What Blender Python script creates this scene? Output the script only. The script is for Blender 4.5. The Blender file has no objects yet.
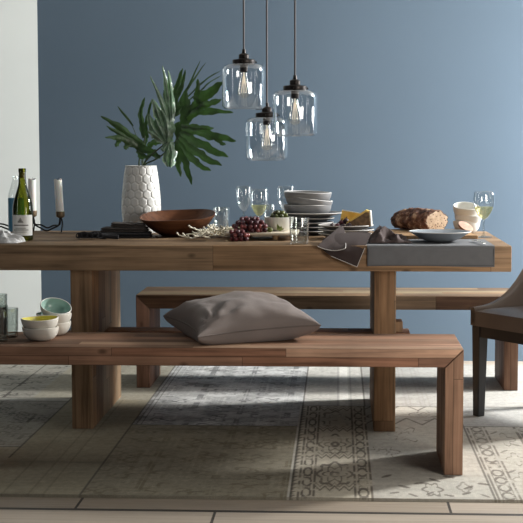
import bpy, bmesh, math, random
import numpy as np
from mathutils import Vector, Matrix
random.seed(7)
PI = math.pi
COL = bpy.context.scene.collection
# ------------------------------------------------------------------ camera
YAW, PITCH, ROLL, FPX = .0548, .0827, -.0017, 1412.13
CAM = Vector((0.43, -6.06, 1.1652))
FW = Vector((-math.sin(YAW)*math.cos(PITCH), math.cos(YAW)*math.cos(PITCH), -math.sin(PITCH)))
RT0 = Vector((math.cos(YAW), math.sin(YAW), 0)); UP0 = RT0.cross(FW)
RT = RT0*math.cos(ROLL) + UP0*math.sin(ROLL); UP = UP0*math.cos(ROLL) - RT0*math.sin(ROLL)
def at(x, y, Y):                      # point of the vertical plane at depth Y
    d = FW + RT*((x-261.5)/FPX) - UP*((y-261.5)/FPX)
    return CAM + d*((Y-CAM.y)/d.y)
cd = bpy.data.cameras.new('camera'); cam = bpy.data.objects.new('camera', cd); COL.objects.link(cam)
cd.sensor_width = 36; cd.lens = FPX/523*36; cd.clip_end = 50
M = Matrix.Identity(4)
for i, v in enumerate((RT, UP, -FW)):
    for k in range(3): M[k][i] = v[k]
M.translation = CAM; cam.matrix_world = M
bpy.context.scene.camera = cam

# ------------------------------------------------------------------ tagging
def thing(name, label, cat, loc=(0,0,0), rotz=0, group=None):
    o = bpy.data.objects.new(name, None); COL.objects.link(o)
    o.location = loc; o.rotation_euler = (0,0,rotz); o.empty_display_size = .05
    o['label'] = label; o['category'] = cat
    if group: o['group'] = group
    return o
def tag(o, label, cat, group=None, kind=None):
    o['label'] = label; o['category'] = cat
    if group: o['group'] = group
    if kind: o['kind'] = kind
    return o
def obj(name, bm, m, parent=None, smooth=True, angle=35, loc=None):
    if isinstance(bm, bmesh.types.BMesh):
        bmesh.ops.recalc_face_normals(bm, faces=bm.faces[:]) if bm.faces else None
        me = bpy.data.meshes.new(name); bm.to_mesh(me); bm.free()
    else: me = bm
    if smooth:
        me.polygons.foreach_set('use_smooth', [True]*len(me.polygons))
        me.set_sharp_from_angle(angle=math.radians(angle))
    for mm in (m if isinstance(m, (list, tuple)) else [m]): me.materials.append(mm)
    o = bpy.data.objects.new(name, me); COL.objects.link(o)
    if parent: o.parent = parent
    if loc is not None: o.location = loc
    return o
def struct(name, bm, m, **k):
    o = obj(name, bm, m, **k); o['kind'] = 'structure'; return o

# ------------------------------------------------------------------ mesh helpers
def NB(): return bmesh.new()
def box(bm, x0, x1, y0, y1, z0, z1, bev=0, seg=2, mat=None, mi=0):
    r = bmesh.ops.create_cube(bm, size=1)
    vs = r['verts']
    for v in vs:
        v.co = Vector(((x0+x1)/2 + v.co.x*(x1-x0), (y0+y1)/2 + v.co.y*(y1-y0), (z0+z1)/2 + v.co.z*(z1-z0)))
    fs = set(f for v in vs for f in v.link_faces)
    if mat is not None: bmesh.ops.transform(bm, matrix=mat, verts=vs)
    if bev:
        es = list(set(e for v in vs for e in v.link_edges))
        r2 = bmesh.ops.bevel(bm, geom=es, offset=bev, segments=seg, affect='EDGES', profile=.5)
    return bm
def prism(bm, poly, y0, y1, bev=0):          # polygon in XZ extruded along Y
    a = [bm.verts.new((x, y0, z)) for x, z in poly]; b = [bm.verts.new((x, y1, z)) for x, z in poly]
    n = len(poly); fs = [bm.faces.new(a), bm.faces.new(b[::-1])]
    for i in range(n): fs.append(bm.faces.new((a[i], b[i], b[(i+1) % n], a[(i+1) % n])))
    if bev:
        es = list(set(e for f in fs for e in f.edges))
        bmesh.ops.bevel(bm, geom=es, offset=bev, segments=2, affect='EDGES', profile=.5)
    return bm
def lathe(bm, prof, n=40, c=(0,0,0), fn=None, mat=None, close=False):
    rings = []
    c = Vector(c)
    for r, z in prof:
        if r < 1e-6: 
            co = Vector((0,0,z)); 
            if mat: co = mat @ co
            rings.append([bm.verts.new(co+c)]); continue
        ring = []
        for i in range(n):
            a = 2*PI*i/n; co = Vector((r*math.cos(a), r*math.sin(a), z))
            if fn: co = fn(co, a, r, z)
            if mat: co = mat @ co
            ring.append(bm.verts.new(co+c))
        rings.append(ring)
    if close: rings.append(rings[0])
    for A, B in zip(rings, rings[1:]):
        if len(A) == 1 and len(B) == 1: continue
        for i in range(n):
            j = (i+1) % n
            if len(A) == 1: bm.faces.new((A[0], B[j], B[i]))
            elif len(B) == 1: bm.faces.new((A[i], A[j], B[0]))
            else: bm.faces.new((A[i], A[j], B[j], B[i]))
    return bm
def tube(bm, pts, rad, n=8, caps=True):
    pts = [Vector(p) for p in pts]; m = len(pts)
    rs = rad if isinstance(rad, (list, tuple)) else [rad]*m
    rings = []; up = Vector((0,0,1)); prev = None
    for i, p in enumerate(pts):
        t = (pts[min(i+1, m-1)] - pts[max(i-1, 0)])
        if t.length < 1e-9: t = Vector((0,0,1))
        t.normalize()
        if prev is None:
            a = up if abs(t.dot(up)) < .9 else Vector((1,0,0)); u = t.cross(a).normalized()
        else: u = (prev - t*prev.dot(t)).normalized()
        prev = u; w = t.cross(u)
        rings.append([bm.verts.new(p + (u*math.cos(2*PI*k/n) + w*math.sin(2*PI*k/n))*rs[i]) for k in range(n)])
    for A, B in zip(rings, rings[1:]):
        for k in range(n): bm.faces.new((A[k], A[(k+1) % n], B[(k+1) % n], B[k]))
    if caps: bm.faces.new(rings[0][::-1]); bm.faces.new(rings[-1])
    return bm
def spline(P, k=8):
    P = [Vector(p) for p in P]; out = []
    for i in range(len(P)-1):
        a, b, c, d = P[max(i-1, 0)], P[i], P[i+1], P[min(i+2, len(P)-1)]
        for s in range(k):
            t = s/k
            out.append(.5*((2*b) + (c-a)*t + (2*a-5*b+4*c-d)*t*t + (3*b-a-3*c+d)*t**3))
    out.append(P[-1]); return out
def ball(bm, c, r, sub=2, sc=(1,1,1), fn=None, rot=None):
    q = bmesh.ops.create_icosphere(bm, subdivisions=sub, radius=1)
    for v in q['verts']:
        co = Vector((v.co.x*sc[0], v.co.y*sc[1], v.co.z*sc[2]))*r
        if fn: co = fn(co, v.co.copy())
        if rot: co = rot @ co
        v.co = co + Vector(c)
    return bm
def grid(bm, nu, nv, fn, thick=0):
    V = [[bm.verts.new(fn(i/(nu-1), j/(nv-1))) for j in range(nv)] for i in range(nu)]
    for i in range(nu-1):
        for j in range(nv-1): bm.faces.new((V[i][j], V[i+1][j], V[i+1][j+1], V[i][j+1]))
    if thick:
        bm.normal_update()
        bmesh.ops.solidify(bm, geom=bm.faces[:], thickness=thick)
    return bm
from mathutils import noise as mnoise
def nz(x, y=0, z=0): return mnoise.noise(Vector((x, y, z)))

# ------------------------------------------------------------------ materials
class NT:
    def __init__(s, name):
        s.m = bpy.data.materials.new(name); s.m.use_nodes = True
        s.t = s.m.node_tree; s.t.nodes.clear()
        s.out = s.t.nodes.new('ShaderNodeOutputMaterial')
    def n(s, kind, **kw):
        nd = s.t.nodes.new(kind)
        for k, v in kw.items():
            if k.startswith('i_'):
                key = k[2:]; key = int(key) if key.isdigit() else key.replace('_', ' ')
                s.set(nd.inputs[key], v)
            else: setattr(nd, k, v)
        return nd
    def set(s, inp, v):
        if isinstance(v, bpy.types.NodeSocket): s.t.links.new(v, inp)
        elif isinstance(v, bpy.types.Node): s.t.links.new(v.outputs[0], inp)
        else: inp.default_value = v
    def math(s, op, a, b=0.0, c=None):
        nd = s.n('ShaderNodeMath', operation=op); s.set(nd.inputs[0], a); s.set(nd.inputs[1], b)
        if c is not None: s.set(nd.inputs[2], c)
        return nd.outputs[0]
    def mix(s, f, a, b, mode='MIX'):
        nd = s.n('ShaderNodeMix', data_type='RGBA', blend_type=mode)
        s.set(nd.inputs[0], f); s.set(nd.inputs[6], c4(a)); s.set(nd.inputs[7], c4(b)); return nd.outputs[2]
    def ramp(s, f, stops, interp='LINEAR'):
        nd = s.n('ShaderNodeValToRGB'); cr = nd.color_ramp; cr.interpolation = interp
        while len(cr.elements) < len(stops): cr.elements.new(.5)
        for e, (p, c) in zip(cr.elements, stops): e.position = p; e.color = c4(c) 
        s.set(nd.inputs[0], f); return nd.outputs[0]
    def done(s, bsdf): s.t.links.new(bsdf.outputs[0], s.out.inputs[0]); return s.m
def c4(c):
    if isinstance(c, (tuple, list)): return tuple(c)+(1,) if len(c) == 3 else tuple(c)
    return c
def g(v): return (v, v, v)
def mat(name, c, rough=.5, metal=0, var=.12, scale=8, bump=0, bscale=200, spec=.5, sheen=0, emit=None, estr=1, sss=0, coat=0, stretch=(1,1,1)):
    t = NT(name)
    tc = t.n('ShaderNodeTexCoord'); mp = t.n('ShaderNodeMapping', i_Vector=tc.outputs['Object']); mp.inputs['Scale'].default_value = stretch
    nn = t.n('ShaderNodeTexNoise', i_Vector=mp.outputs[0], i_Scale=scale, i_Detail=4.0)
    lo = tuple(x*(1-var) for x in c); hi = tuple(min(1, x*(1+var)) for x in c)
    cc = t.ramp(nn.outputs[0], [(.3, lo), (.7, hi)])
    b = t.n('ShaderNodeBsdfPrincipled', i_Base_Color=cc, i_Roughness=rough, i_Metallic=metal)
    b.inputs['Specular IOR Level'].default_value = spec
    b.inputs['Sheen Weight'].default_value = sheen; b.inputs['Coat Weight'].default_value = coat
    if sss: b.inputs['Subsurface Weight'].default_value = sss; b.inputs['Subsurface Radius'].default_value = (.02,.01,.005)
    if emit: b.inputs['Emission Color'].default_value = c4(emit); b.inputs['Emission Strength'].default_value = estr
    if bump:
        n2 = t.n('ShaderNodeTexNoise', i_Vector=mp.outputs[0], i_Scale=bscale, i_Detail=3.0)
        bp = t.n('ShaderNodeBump', i_Strength=bump, i_Distance=.002, i_Height=n2.outputs[0]); t.set(b.inputs['Normal'], bp.outputs[0])
    return t.done(b)
def wood(name, ax, cols, L=.8, wa=.09, wb=.2, oa=.0, ob=.37, dark=.55, seed=0., rough=.62, tone=1., seam=.5, top=None):
    """reclaimed planks in object space: grain along axis ax; wa / wb the plank size along the other two axes"""
    t = NT(name); tc = t.n('ShaderNodeTexCoord'); sp = t.n('ShaderNodeSeparateXYZ', i_0=tc.outputs['Object'])
    ids = {'X': (0,1,2), 'Y': (1,0,2), 'Z': (2,0,1)}[ax]
    G, A, B = (sp.outputs[i] for i in ids)
    fa = t.math('MULTIPLY_ADD', A, 1/wa, oa+50); fb = t.math('MULTIPLY_ADD', B, 1/wb, ob+50)
    ia = t.math('FLOOR', fa); ib = t.math('FLOOR', fb)
    row = t.math('MULTIPLY_ADD', ib, 17.13, t.math('ADD', ia, seed))
    r1 = t.n('ShaderNodeTexWhiteNoise', noise_dimensions='1D', i_W=row)
    gs = t.math('ADD', t.math('MULTIPLY', G, 1/L), t.math('MULTIPLY', r1.outputs[0], 9.7))
    ig = t.math('FLOOR', gs)
    cell = t.math('MULTIPLY_ADD', ig, 5.371, t.math('MULTIPLY', row, 1.618))
    r2 = t.n('ShaderNodeTexWhiteNoise', noise_dimensions='1D', i_W=cell)
    base = t.ramp(r2.outputs[0], [(i/len(cols), tuple(x*tone for x in c)) for i, c in enumerate(cols)], 'CONSTANT')
    # grain: noise squeezed across the grain
    cv = t.n('ShaderNodeCombineXYZ'); 
    off = t.math('MULTIPLY', r2.outputs[0], 37.)
    t.set(cv.inputs[ids[0]], t.math('ADD', t.math('MULTIPLY', G, 2.6), off)); t.set(cv.inputs[ids[1]], t.math('MULTIPLY', A, 55.)); t.set(cv.inputs[ids[2]], t.math('MULTIPLY', B, 55.))
    n1 = t.n('ShaderNodeTexNoise', i_Vector=cv.outputs[0], i_Scale=1.0, i_Detail=5.0, i_Distortion=.6)
    n2 = t.n('ShaderNodeTexNoise', i_Vector=tc.outputs['Object'], i_Scale=5.0, i_Detail=3.0)
    gr = t.ramp(n1.outputs[0], [(.28, g(dark*.7)), (.42, g(.8)), (.55, g(1.05)), (.75, g(1.4))])
    c = t.mix(.85, base, gr, 'MULTIPLY')
    c = t.mix(.6, c, t.ramp(n2.outputs[0], [(.3, g(.6)), (.65, g(1.15))]), 'MULTIPLY')
    if top:       # upward faces paler: wear, plus light from above put into the colour
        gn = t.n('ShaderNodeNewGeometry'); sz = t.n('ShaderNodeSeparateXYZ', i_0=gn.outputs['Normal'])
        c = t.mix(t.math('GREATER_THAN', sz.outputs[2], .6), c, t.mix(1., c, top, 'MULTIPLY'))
    # knots and nail holes
    cv2 = t.n('ShaderNodeCombineXYZ')
    t.set(cv2.inputs[ids[0]], t.math('MULTIPLY', G, .55)); t.set(cv2.inputs[ids[1]], A); t.set(cv2.inputs[ids[2]], B)
    vo = t.n('ShaderNodeTexVoronoi', i_Vector=cv2.outputs[0], i_Scale=7.0); 
    kn = t.ramp(vo.outputs['Distance'], [(.03, g(.28)), (.09, g(1))])
    c = t.mix(.8, c, kn, 'MULTIPLY')
    # seams between planks
    sm = None
    for f, w in ((fa, wa), (fb, wb), (gs, L)):
        fr = t.math('FRACT', f); d = t.math('MULTIPLY', t.math('MINIMUM', fr, t.math('SUBTRACT', 1., fr)), w)
        m_ = t.math('LESS_THAN', d, .0013); sm = m_ if sm is None else t.math('MAXIMUM', sm, m_)
    c = t.mix(t.math('MULTIPLY', sm, seam), c, (.02,.014,.01))
    b = t.n('ShaderNodeBsdfPrincipled', i_Base_Color=c, i_Roughness=rough); b.inputs['Specular IOR Level'].default_value = .16
    bp = t.n('ShaderNodeBump', i_Strength=.35, i_Distance=.003, i_Height=t.math('SUBTRACT', n1.outputs[0], sm)); t.set(b.inputs['Normal'], bp.outputs[0])
    return t.done(b)
def glass(name, tint=(.97,.985,.98), edge=(.66,.72,.73), refl=1.0, rough=.0, ior=1.45):
    """thin-walled clear glass: transparent, greyer where the wall is seen edge-on, with Fresnel reflections"""
    t = NT(name)
    lw = t.n('ShaderNodeLayerWeight', i_Blend=.5); f = t.math('POWER', lw.outputs['Facing'], 3.2)
    tr = t.n('ShaderNodeBsdfTransparent', i_Color=t.mix(f, tint, edge))
    gl = t.n('ShaderNodeBsdfGlossy', i_Roughness=rough, i_Color=(1,1,1,1))
    f0 = ((ior-1)/(ior+1))**2*1.6
    fr = t.math('MULTIPLY_ADD', t.math('POWER', lw.outputs['Facing'], 4.0), .55, f0)
    mx = t.n('ShaderNodeMixShader'); t.set(mx.inputs[0], t.math('MULTIPLY', fr, refl)); t.set(mx.inputs[1], tr.outputs[0]); t.set(mx.inputs[2], gl.outputs[0])
    return t.done(mx)

# wood palettes (linear)
RED = [(.27,.14,.09), (.37,.205,.14), (.20,.11,.075), (.42,.26,.18), (.29,.165,.11), (.34,.18,.12)]
MIX_ = [(.30,.17,.105), (.40,.25,.16), (.22,.125,.08), (.36,.21,.13), (.43,.30,.20), (.27,.17,.12)]
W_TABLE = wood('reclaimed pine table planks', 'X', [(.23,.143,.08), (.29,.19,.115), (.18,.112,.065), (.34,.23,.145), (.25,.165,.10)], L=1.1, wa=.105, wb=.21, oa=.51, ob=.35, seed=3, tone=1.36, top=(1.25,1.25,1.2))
W_LEG = wood('reclaimed pine table legs', 'Z', [(.27,.135,.055), (.28,.165,.09), (.25,.17,.105), (.20,.12,.07), (.31,.20,.12)], L=1.3, wa=.12, wb=.083, oa=.55, ob=.45, seed=11, tone=1.15)
W_BEN = wood('reclaimed pine bench planks', 'X', RED, L=.62, wa=.066, wb=.033, oa=.0, ob=.37, seed=5, tone=1.4, top=(1.05,1.08,1.02))
W_BENL = wood('reclaimed pine bench leg', 'Z', [(.33,.205,.138), (.28,.165,.11), (.37,.235,.16)], L=.9, wa=.075, wb=.06, oa=.35, ob=.3, seed=23, tone=1.3)
W_BEN2 = wood('weathered pine bench planks', 'X', MIX_, L=.8, wa=.066, wb=.07, oa=.2, ob=.6, seed=41, tone=.45, top=(2.2,2.45,2.3))  # dark front and bright top carry shade and light in the colour
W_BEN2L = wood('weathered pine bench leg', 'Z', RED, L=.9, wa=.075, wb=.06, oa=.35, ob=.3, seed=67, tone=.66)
GLASS = glass('clear glass', refl=2.4, edge=(.6,.66,.67)); GLASS_SM = glass('smoky green glass', (.86,.885,.87), (.36,.40,.39), refl=1.5)
GLASS_JAR = glass('clear pendant glass', (.965,.98,.985), (.72,.79,.82), refl=2.2, ior=1.5)
BLACK = mat('black iron', (.018,.017,.017), .5, .6)
BRONZE = mat('dark bronze', (.035,.03,.028), .38, .8)
WAX = mat('white wax', (.82,.81,.77), .45, sss=.3, var=.03)
WHITE_CER = mat('white ceramic', (.64,.63,.585), .3, var=.04)
CREAM_CER = mat('cream stoneware', (.72,.69,.62), .38, var=.06)
MINT = mat('mint green glaze', (.36,.52,.46), .22, var=.08)
YELLOW = mat('yellow glaze', (.72,.66,.14), .3, var=.1)
GREY_CER = mat('grey stoneware', (.20,.20,.205), .42, var=.08)
DARK_CER = mat('dark slate stoneware', (.07,.075,.085), .4, var=.1)
RIM_CER = mat('pale bare rim', (.70,.69,.67), .45, var=.05)
BLUEGREY_CER = mat('blue grey stoneware', (.26,.29,.32), .38, var=.08)
CLOTH_BRN = mat('brown linen', (.044,.029,.027), .9, bump=.4, bscale=350, sheen=0)
CLOTH_TAUPE = mat('taupe brown linen', (.07,.05,.049), .9, bump=.4, bscale=350, sheen=0)
CLOTH_GREY = mat('slate grey linen', (.15,.155,.165), .85, bump=.5, bscale=420, sheen=0, var=.06, scale=30)
CLOTH_BLK = mat('black linen', (.014,.014,.017), .9, bump=.4, bscale=350)
CLOTH_CHAR = mat('charcoal brown linen', (.045,.036,.032), .9, bump=.4, bscale=350)
HEM = mat('pale stitching', (.62,.60,.57), .8)
PILLOW = mat('taupe velvet', (.185,.15,.137), .6, sheen=.08, bump=.2, bscale=300, var=.1)
PIPING = mat('taupe piping', (.15,.125,.115), .8)
LEATHER = mat('taupe leather', (.115,.09,.075), .38, bump=.25, bscale=180, var=.1)
ESPRESSO = mat('espresso stained wood', (.008,.007,.008), .5, var=.3, stretch=(20,20,1))
STEEL = mat('polished steel', (.62,.61,.59), .25, 1.0, var=.05)
def leafmat(name, c, rough, spec, bump, trans, coat=0.):
    t = NT(name); tc = t.n('ShaderNodeTexCoord'); nn = t.n('ShaderNodeTexNoise', i_Vector=tc.outputs['Object'], i_Scale=22.0, i_Detail=3.0)
    cc = t.ramp(nn.outputs[0], [(.3, tuple(x*.6 for x in c)), (.7, tuple(min(1, x*1.5) for x in c))])
    b = t.n('ShaderNodeBsdfPrincipled', i_Base_Color=cc, i_Roughness=rough); b.inputs['Specular IOR Level'].default_value = spec; b.inputs['Coat Weight'].default_value = coat
    n2 = t.n('ShaderNodeTexNoise', i_Vector=tc.outputs['Object'], i_Scale=55.0, i_Detail=2.0)
    bp = t.n('ShaderNodeBump', i_Strength=bump, i_Distance=.006, i_Height=n2.outputs[0]); t.set(b.inputs['Normal'], bp.outputs[0])
    tl = t.n('ShaderNodeBsdfTranslucent', i_Color=t.mix(1., cc, (1.5,1.7,.9), 'MULTIPLY')); mx = t.n('ShaderNodeMixShader', i_0=trans)
    t.set(mx.inputs[1], b.outputs[0]); t.set(mx.inputs[2], tl.outputs[0]); return t.done(mx)
LEAF = leafmat('dark green leaf', (.034,.075,.024), .36, .6, .3, .16)
LEAF2 = leafmat('glossy green leaf', (.13,.22,.14), .13, 1.0, 1.0, .12, .8)
STEM = mat('green stem', (.035,.06,.022), .5)
PAPER = mat('crumpled white paper', (.50,.50,.50), .6, var=.08)

# ------------------------------------------------------------------ room
WALLY = 1.6
def wallmat(name, c, var=.04):
    return mat(name, c, .75, var=var, scale=1.2, bump=.05, bscale=120, spec=.25)
WALL_BLUE = wallmat('slate blue wall paint', (.148,.208,.276))
WALL_WHITE = wallmat('white wall paint', (.55,.58,.565))
CEIL = wallmat('ceiling white paint', (.8,.8,.78))
bm = NB(); box(bm, -1.205, 4.2, WALLY, WALLY+.12, -.0105, 2.7); struct('wall_back', bm, WALL_BLUE, smooth=False)
bm = NB()
ax, ay = -1.205, WALLY; bx_, by_ = ax-1.5*.84, ay-1.5*.54
poly = [(ax, ay), (bx_, by_), (bx_-.06, by_+.1), (ax, ay+.12)]
lo = [bm.verts.new((x, y, -.0105)) for x, y in poly]; hi = [bm.verts.new((x, y, 2.7)) for x, y in poly]
bm.faces.new(lo); bm.faces.new(hi[::-1])
for i in range(4): bm.faces.new((lo[i], lo[(i+1) % 4], hi[(i+1) % 4], hi[i]))
struct('wall_left', bm, WALL_WHITE, smooth=False)
bm = NB(); box(bm, -2.8, 4.2, -1.6, WALLY+.12, 2.7, 2.8); struct('ceiling', bm, CEIL, smooth=False)
# floor: pale wide planks along X
t = NT('pale oak floor planks'); tc = t.n('ShaderNodeTexCoord'); sp = t.n('ShaderNodeSeparateXYZ', i_0=tc.outputs['Object'])
pw = .19
fy = t.math('MULTIPLY_ADD', sp.outputs[1], 1/pw, 50+1.612/pw); iy = t.math('FLOOR', fy)
r1 = t.n('ShaderNodeTexWhiteNoise', noise_dimensions='1D', i_W=iy)
gx = t.math('ADD', t.math('MULTIPLY', sp.outputs[0], 1/1.212), t.math('ADD', t.math('MULTIPLY', t.math('SUBTRACT', iy, 50.), .377), 20.3474)); ix = t.math('FLOOR', gx)
r2 = t.n('ShaderNodeTexWhiteNoise', noise_dimensions='1D', i_W=t.math('MULTIPLY_ADD', iy, 7.77, ix))
base = t.ramp(r2.outputs[0], [(0, (.33,.275,.215)), (.35, (.40,.34,.275)), (.7, (.36,.31,.25))], 'CONSTANT')
cv = t.n('ShaderNodeCombineXYZ'); t.set(cv.inputs[0], t.math('MULTIPLY_ADD', r2.outputs[0], 31., t.math('MULTIPLY', sp.outputs[0], 2.))); t.set(cv.inputs[1], t.math('MULTIPLY', sp.outputs[1], 40.))
n1 = t.n('ShaderNodeTexNoise', i_Vector=cv.outputs[0], i_Scale=1.0, i_Detail=5.0)
c = t.mix(.8, base, t.ramp(n1.outputs[0], [(.3, g(.78)), (.6, g(1.05))]), 'MULTIPLY')
fr = t.math('FRACT', fy); dy = t.math('MULTIPLY', t.math('MINIMUM', fr, t.math('SUBTRACT', 1., fr)), pw)
fx = t.math('FRACT', gx); dx = t.math('MULTIPLY', t.math('MINIMUM', fx, t.math('SUBTRACT', 1., fx)), 1.212)
sm = t.math('MAXIMUM', t.math('LESS_THAN', dy, .013), t.math('LESS_THAN', dx, .0045))
c = t.mix(t.math('MULTIPLY', sm, .95), c, (.014,.011,.009))
b = t.n('ShaderNodeBsdfPrincipled', i_Base_Color=c, i_Roughness=.5)
bp = t.n('ShaderNodeBump', i_Strength=.4, i_Distance=.004, i_Height=t.math('SUBTRACT', n1.outputs[0], t.math('MULTIPLY', sm, 2.))); t.set(b.inputs['Normal'], bp.outputs[0])
FLOOR = t.done(b)
bm = NB(); box(bm, -4, 4.2, -4.2, WALLY+.12, -.12, -.0105); struct('floor', bm, FLOOR, smooth=False)

# ------------------------------------------------------------------ rug (pattern woven into a fine mesh as colour)
RX0, RX1, RY0, RY1, RZ = -1.75, 1.85, -1.464, 1.42, 0.
nx, ny = 901, 481
xs = np.linspace(RX0, RX1, nx); ys = np.linspace(RY0, RY1, ny)
X, Y = np.meshgrid(xs, ys, indexing='ij')
rng = np.random.default_rng(4)
def vnoise(X, Y, sx, sy, seed):
    r = np.random.default_rng(seed); T = r.random((256, 256))
    u = X/sx+100; v = Y/sy+100; iu = np.floor(u).astype(int); iv = np.floor(v).astype(int); fu = u-iu; fv = v-iv
    fu = fu*fu*(3-2*fu); fv = fv*fv*(3-2*fv); q = lambda a, b: T[a % 256, b % 256]
    return (q(iu,iv)*(1-fu)+q(iu+1,iv)*fu)*(1-fv)+(q(iu,iv+1)*(1-fu)+q(iu+1,iv+1)*fu)*fv
def fbm(X, Y, s, seed): return .5*vnoise(X,Y,s,s,seed)+.3*vnoise(X,Y,s/2,s/2,seed+1)+.2*vnoise(X,Y,s/4,s/4,seed+2)
RC = np.zeros((nx, ny, 3)); RC[:] = (.42,.405,.375)
INK = np.array((.12,.105,.09))
def region(x0, x1, y0, y1): return (X >= x0) & (X < x1) & (Y >= y0) & (Y < y1)
def paint(m, col, a=1.): 
    a = (np.asarray(m, float)*a)[..., None]; RC[:] = RC*(1-a)+np.array(col)*a
def worn(s, seed, lo=.35, hi=.6):
    return np.clip((fbm(X, Y, s, seed)-lo)/(hi-lo), 0, 1)
def line_ring(cx, cy, rx, ry, w, k=0, amp=0.):
    th = np.arctan2((Y-cy)/ry, (X-cx)/rx); d = np.hypot((X-cx)/rx, (Y-cy)/ry)
    return np.abs(d - (1+amp*np.cos(k*th))) < w
def seam(x0, x1, y0, y1): paint(region(x0, x1, y0, y1), (.10,.09,.08), .75)
def damask(reg, s, seed, a, col=INK, ax=1., ay=1.):     # faded all-over ornament: rings of petals on a lattice
    u = X/s*ax; v = Y/s*ay; iu = np.floor(u); iv = np.floor(v); lu = u-iu-.5; lv = v-iv-.5
    th = np.arctan2(lv, lu); d = np.hypot(lu, lv)
    m = (np.abs(d-(.34+.08*np.cos(6*th))) < .045) | (np.abs(d-(.16+.05*np.cos(4*th))) < .04) | (np.abs(np.abs(lu)-.47) < .03) | (np.abs(lu-lv) % .5 < .03)
    m &= reg; paint(m, col, a*worn(.07, seed, .4, .62))
XS = [-1.125, -.80, -.43, .272, .55, .947]
cream = (.43,.41,.365); olive = (.35,.325,.25); grey = (.42,.415,.40); pale = (.37,.36,.335)
# back rows
paint(region(RX0, XS[2], .32, RY1), (.36,.345,.30)); damask(region(RX0, XS[1], .32, RY1), .16, 11, .95, np.array((.12,.11,.1)))
paint(region(XS[1]-.18, XS[2], .30, RY1), (.36,.335,.27)); damask(region(XS[1], XS[2], .5, RY1), .3, 15, .25)
paint(region(RX0, XS[1], -.25, .32), (.34,.325,.29)); damask(region(RX0, XS[1], -.7, .24), .11, 12, .95, np.array((.10,.095,.085)))
paint(region(RX0, XS[1], -.7, -.25), (.36,.345,.30)); damask(region(RX0, XS[1], -.7, -.2), .14, 19, .6)
paint(region(RX0, XS[1], .26, .33), (.50,.48,.43))
paint(region(XS[1], XS[2], RY0, .30), (.33,.30,.225))
paint(region(RX0, XS[1], RY0, -.72), (.37,.345,.27))
paint(region(RX0, XS[2], -1.0, -.96), (.28,.255,.20), .6)
# grey ornamental patch and the olive patch before it
m = region(XS[2], XS[3], -.272, RY1); paint(m, (.37,.37,.365)); paint(m, (.62,.62,.61), .9*worn(.12, 31, .42, .62)); damask(m, .21, 33, .8, (.15,.15,.15)); damask(m, .09, 36, .6, (.66,.66,.64))
m = region(XS[2], XS[3], RY0, -.272); paint(m, (.29,.265,.205)); damask(m, .25, 41, .9, (.20,.175,.125)); damask(m, .10, 43, .35, (.42,.39,.30)); paint(m & (np.abs(Y+.36) < .02), (.22,.19,.14), .5)
# right-hand patches
m = region(XS[3], XS[4], RY0, .19); paint(m, (.53,.49,.405)); paint(m, (.40,.365,.29), .6*worn(.2, 52))
m = region(XS[3], XS[4], .19, RY1); paint(m, (.56,.545,.50)); paint(m, (.47,.455,.42), .6*worn(.2, 55)); damask(m, .2, 56, .22)
m = region(XS[4], RX1, .19, RY1); paint(m, pale); damask(m, .3, 61, .12)
m = region(XS[4], XS[5], RY0, .19); paint(m, cream); paint(m, (.46,.44,.39), .5*worn(.25, 62))
m = region(XS[5], RX1, -.25, .19); paint(m, (.37,.365,.345)); paint(m, (.42,.41,.39), .7*worn(.1, 65))
m = region(XS[5], RX1, RY0, -.25); paint(m, (.45,.43,.38)); paint(m, (.38,.36,.32), .4*worn(.3, 67))
# chain borders
def chain(x0, x1, y0, y1, step, a=.85, col=INK):
    r = region(x0, x1, y0, y1)*worn(.05, 91, .30, .48); w = x1-x0; cx = (x0+x1)/2
    for xx in (x0+.004, x1-.004): paint(r * (np.abs(X-xx) < .0045), col, a)
    paint(r * (np.abs(X-x0-.017) < .002), col, a*.7); paint(r * (np.abs(X-x1+.017) < .002), col, a*.7)
    v = (Y-y0)/step; lv = (v-np.floor(v)-.5)*step; lu = X-cx
    d = np.hypot(lu/(w*.24), lv/(step*.40)); paint(r * (np.abs(d-1) < .24), col, a)
chain(.292, .352, RY0, .19, .15); chain(.484, .548, RY0, .19, .15)
m = region(.262, .292, RY0, .19); v = (Y/.055) % 1; paint(m & ((X-.262) < .030*(.4+.6*np.abs(v-.5)*2)) & (v > .25), INK, .85); paint(m & (X < .268), (.6,.58,.52), .8)
chain(.957, 1.035, RY0, -.25, .11, .75); chain(1.15, 1.225, RY0, -.25, .11, .75)
chain(.957+.62, 1.04+.62, RY0, -.25, .11, .75)
# rosettes between the chains
cx = .418
for cy, k in ((-1.12, 6), (-.62, 8), (-.12, 6)):
    R = region(.352, .484, RY0, .19)*worn(.06, 93, .36, .55)
    for rx, ry, am, kk in ((.057, .17, .12, 8), (.034, .10, .25, 6), (.012, .035, 0, 0)):
        paint(R * line_ring(cx, cy, rx, ry, .10 if rx > .02 else .5, kk, am), INK, .8)
R = region(.352, .484, RY0, .19)
for cy in (-1.36, -.87, -.37, .08):
    u = np.abs(X-cx); paint(R & (np.abs((Y-cy) - .10*np.abs(((u/.033) % 1)-.5)*1.2) < .012), INK, .8)
    paint(R & (np.abs((Y-cy-.05) - .10*np.abs(((u/.033) % 1)-.5)*1.2) < .010), INK, .55)
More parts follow.
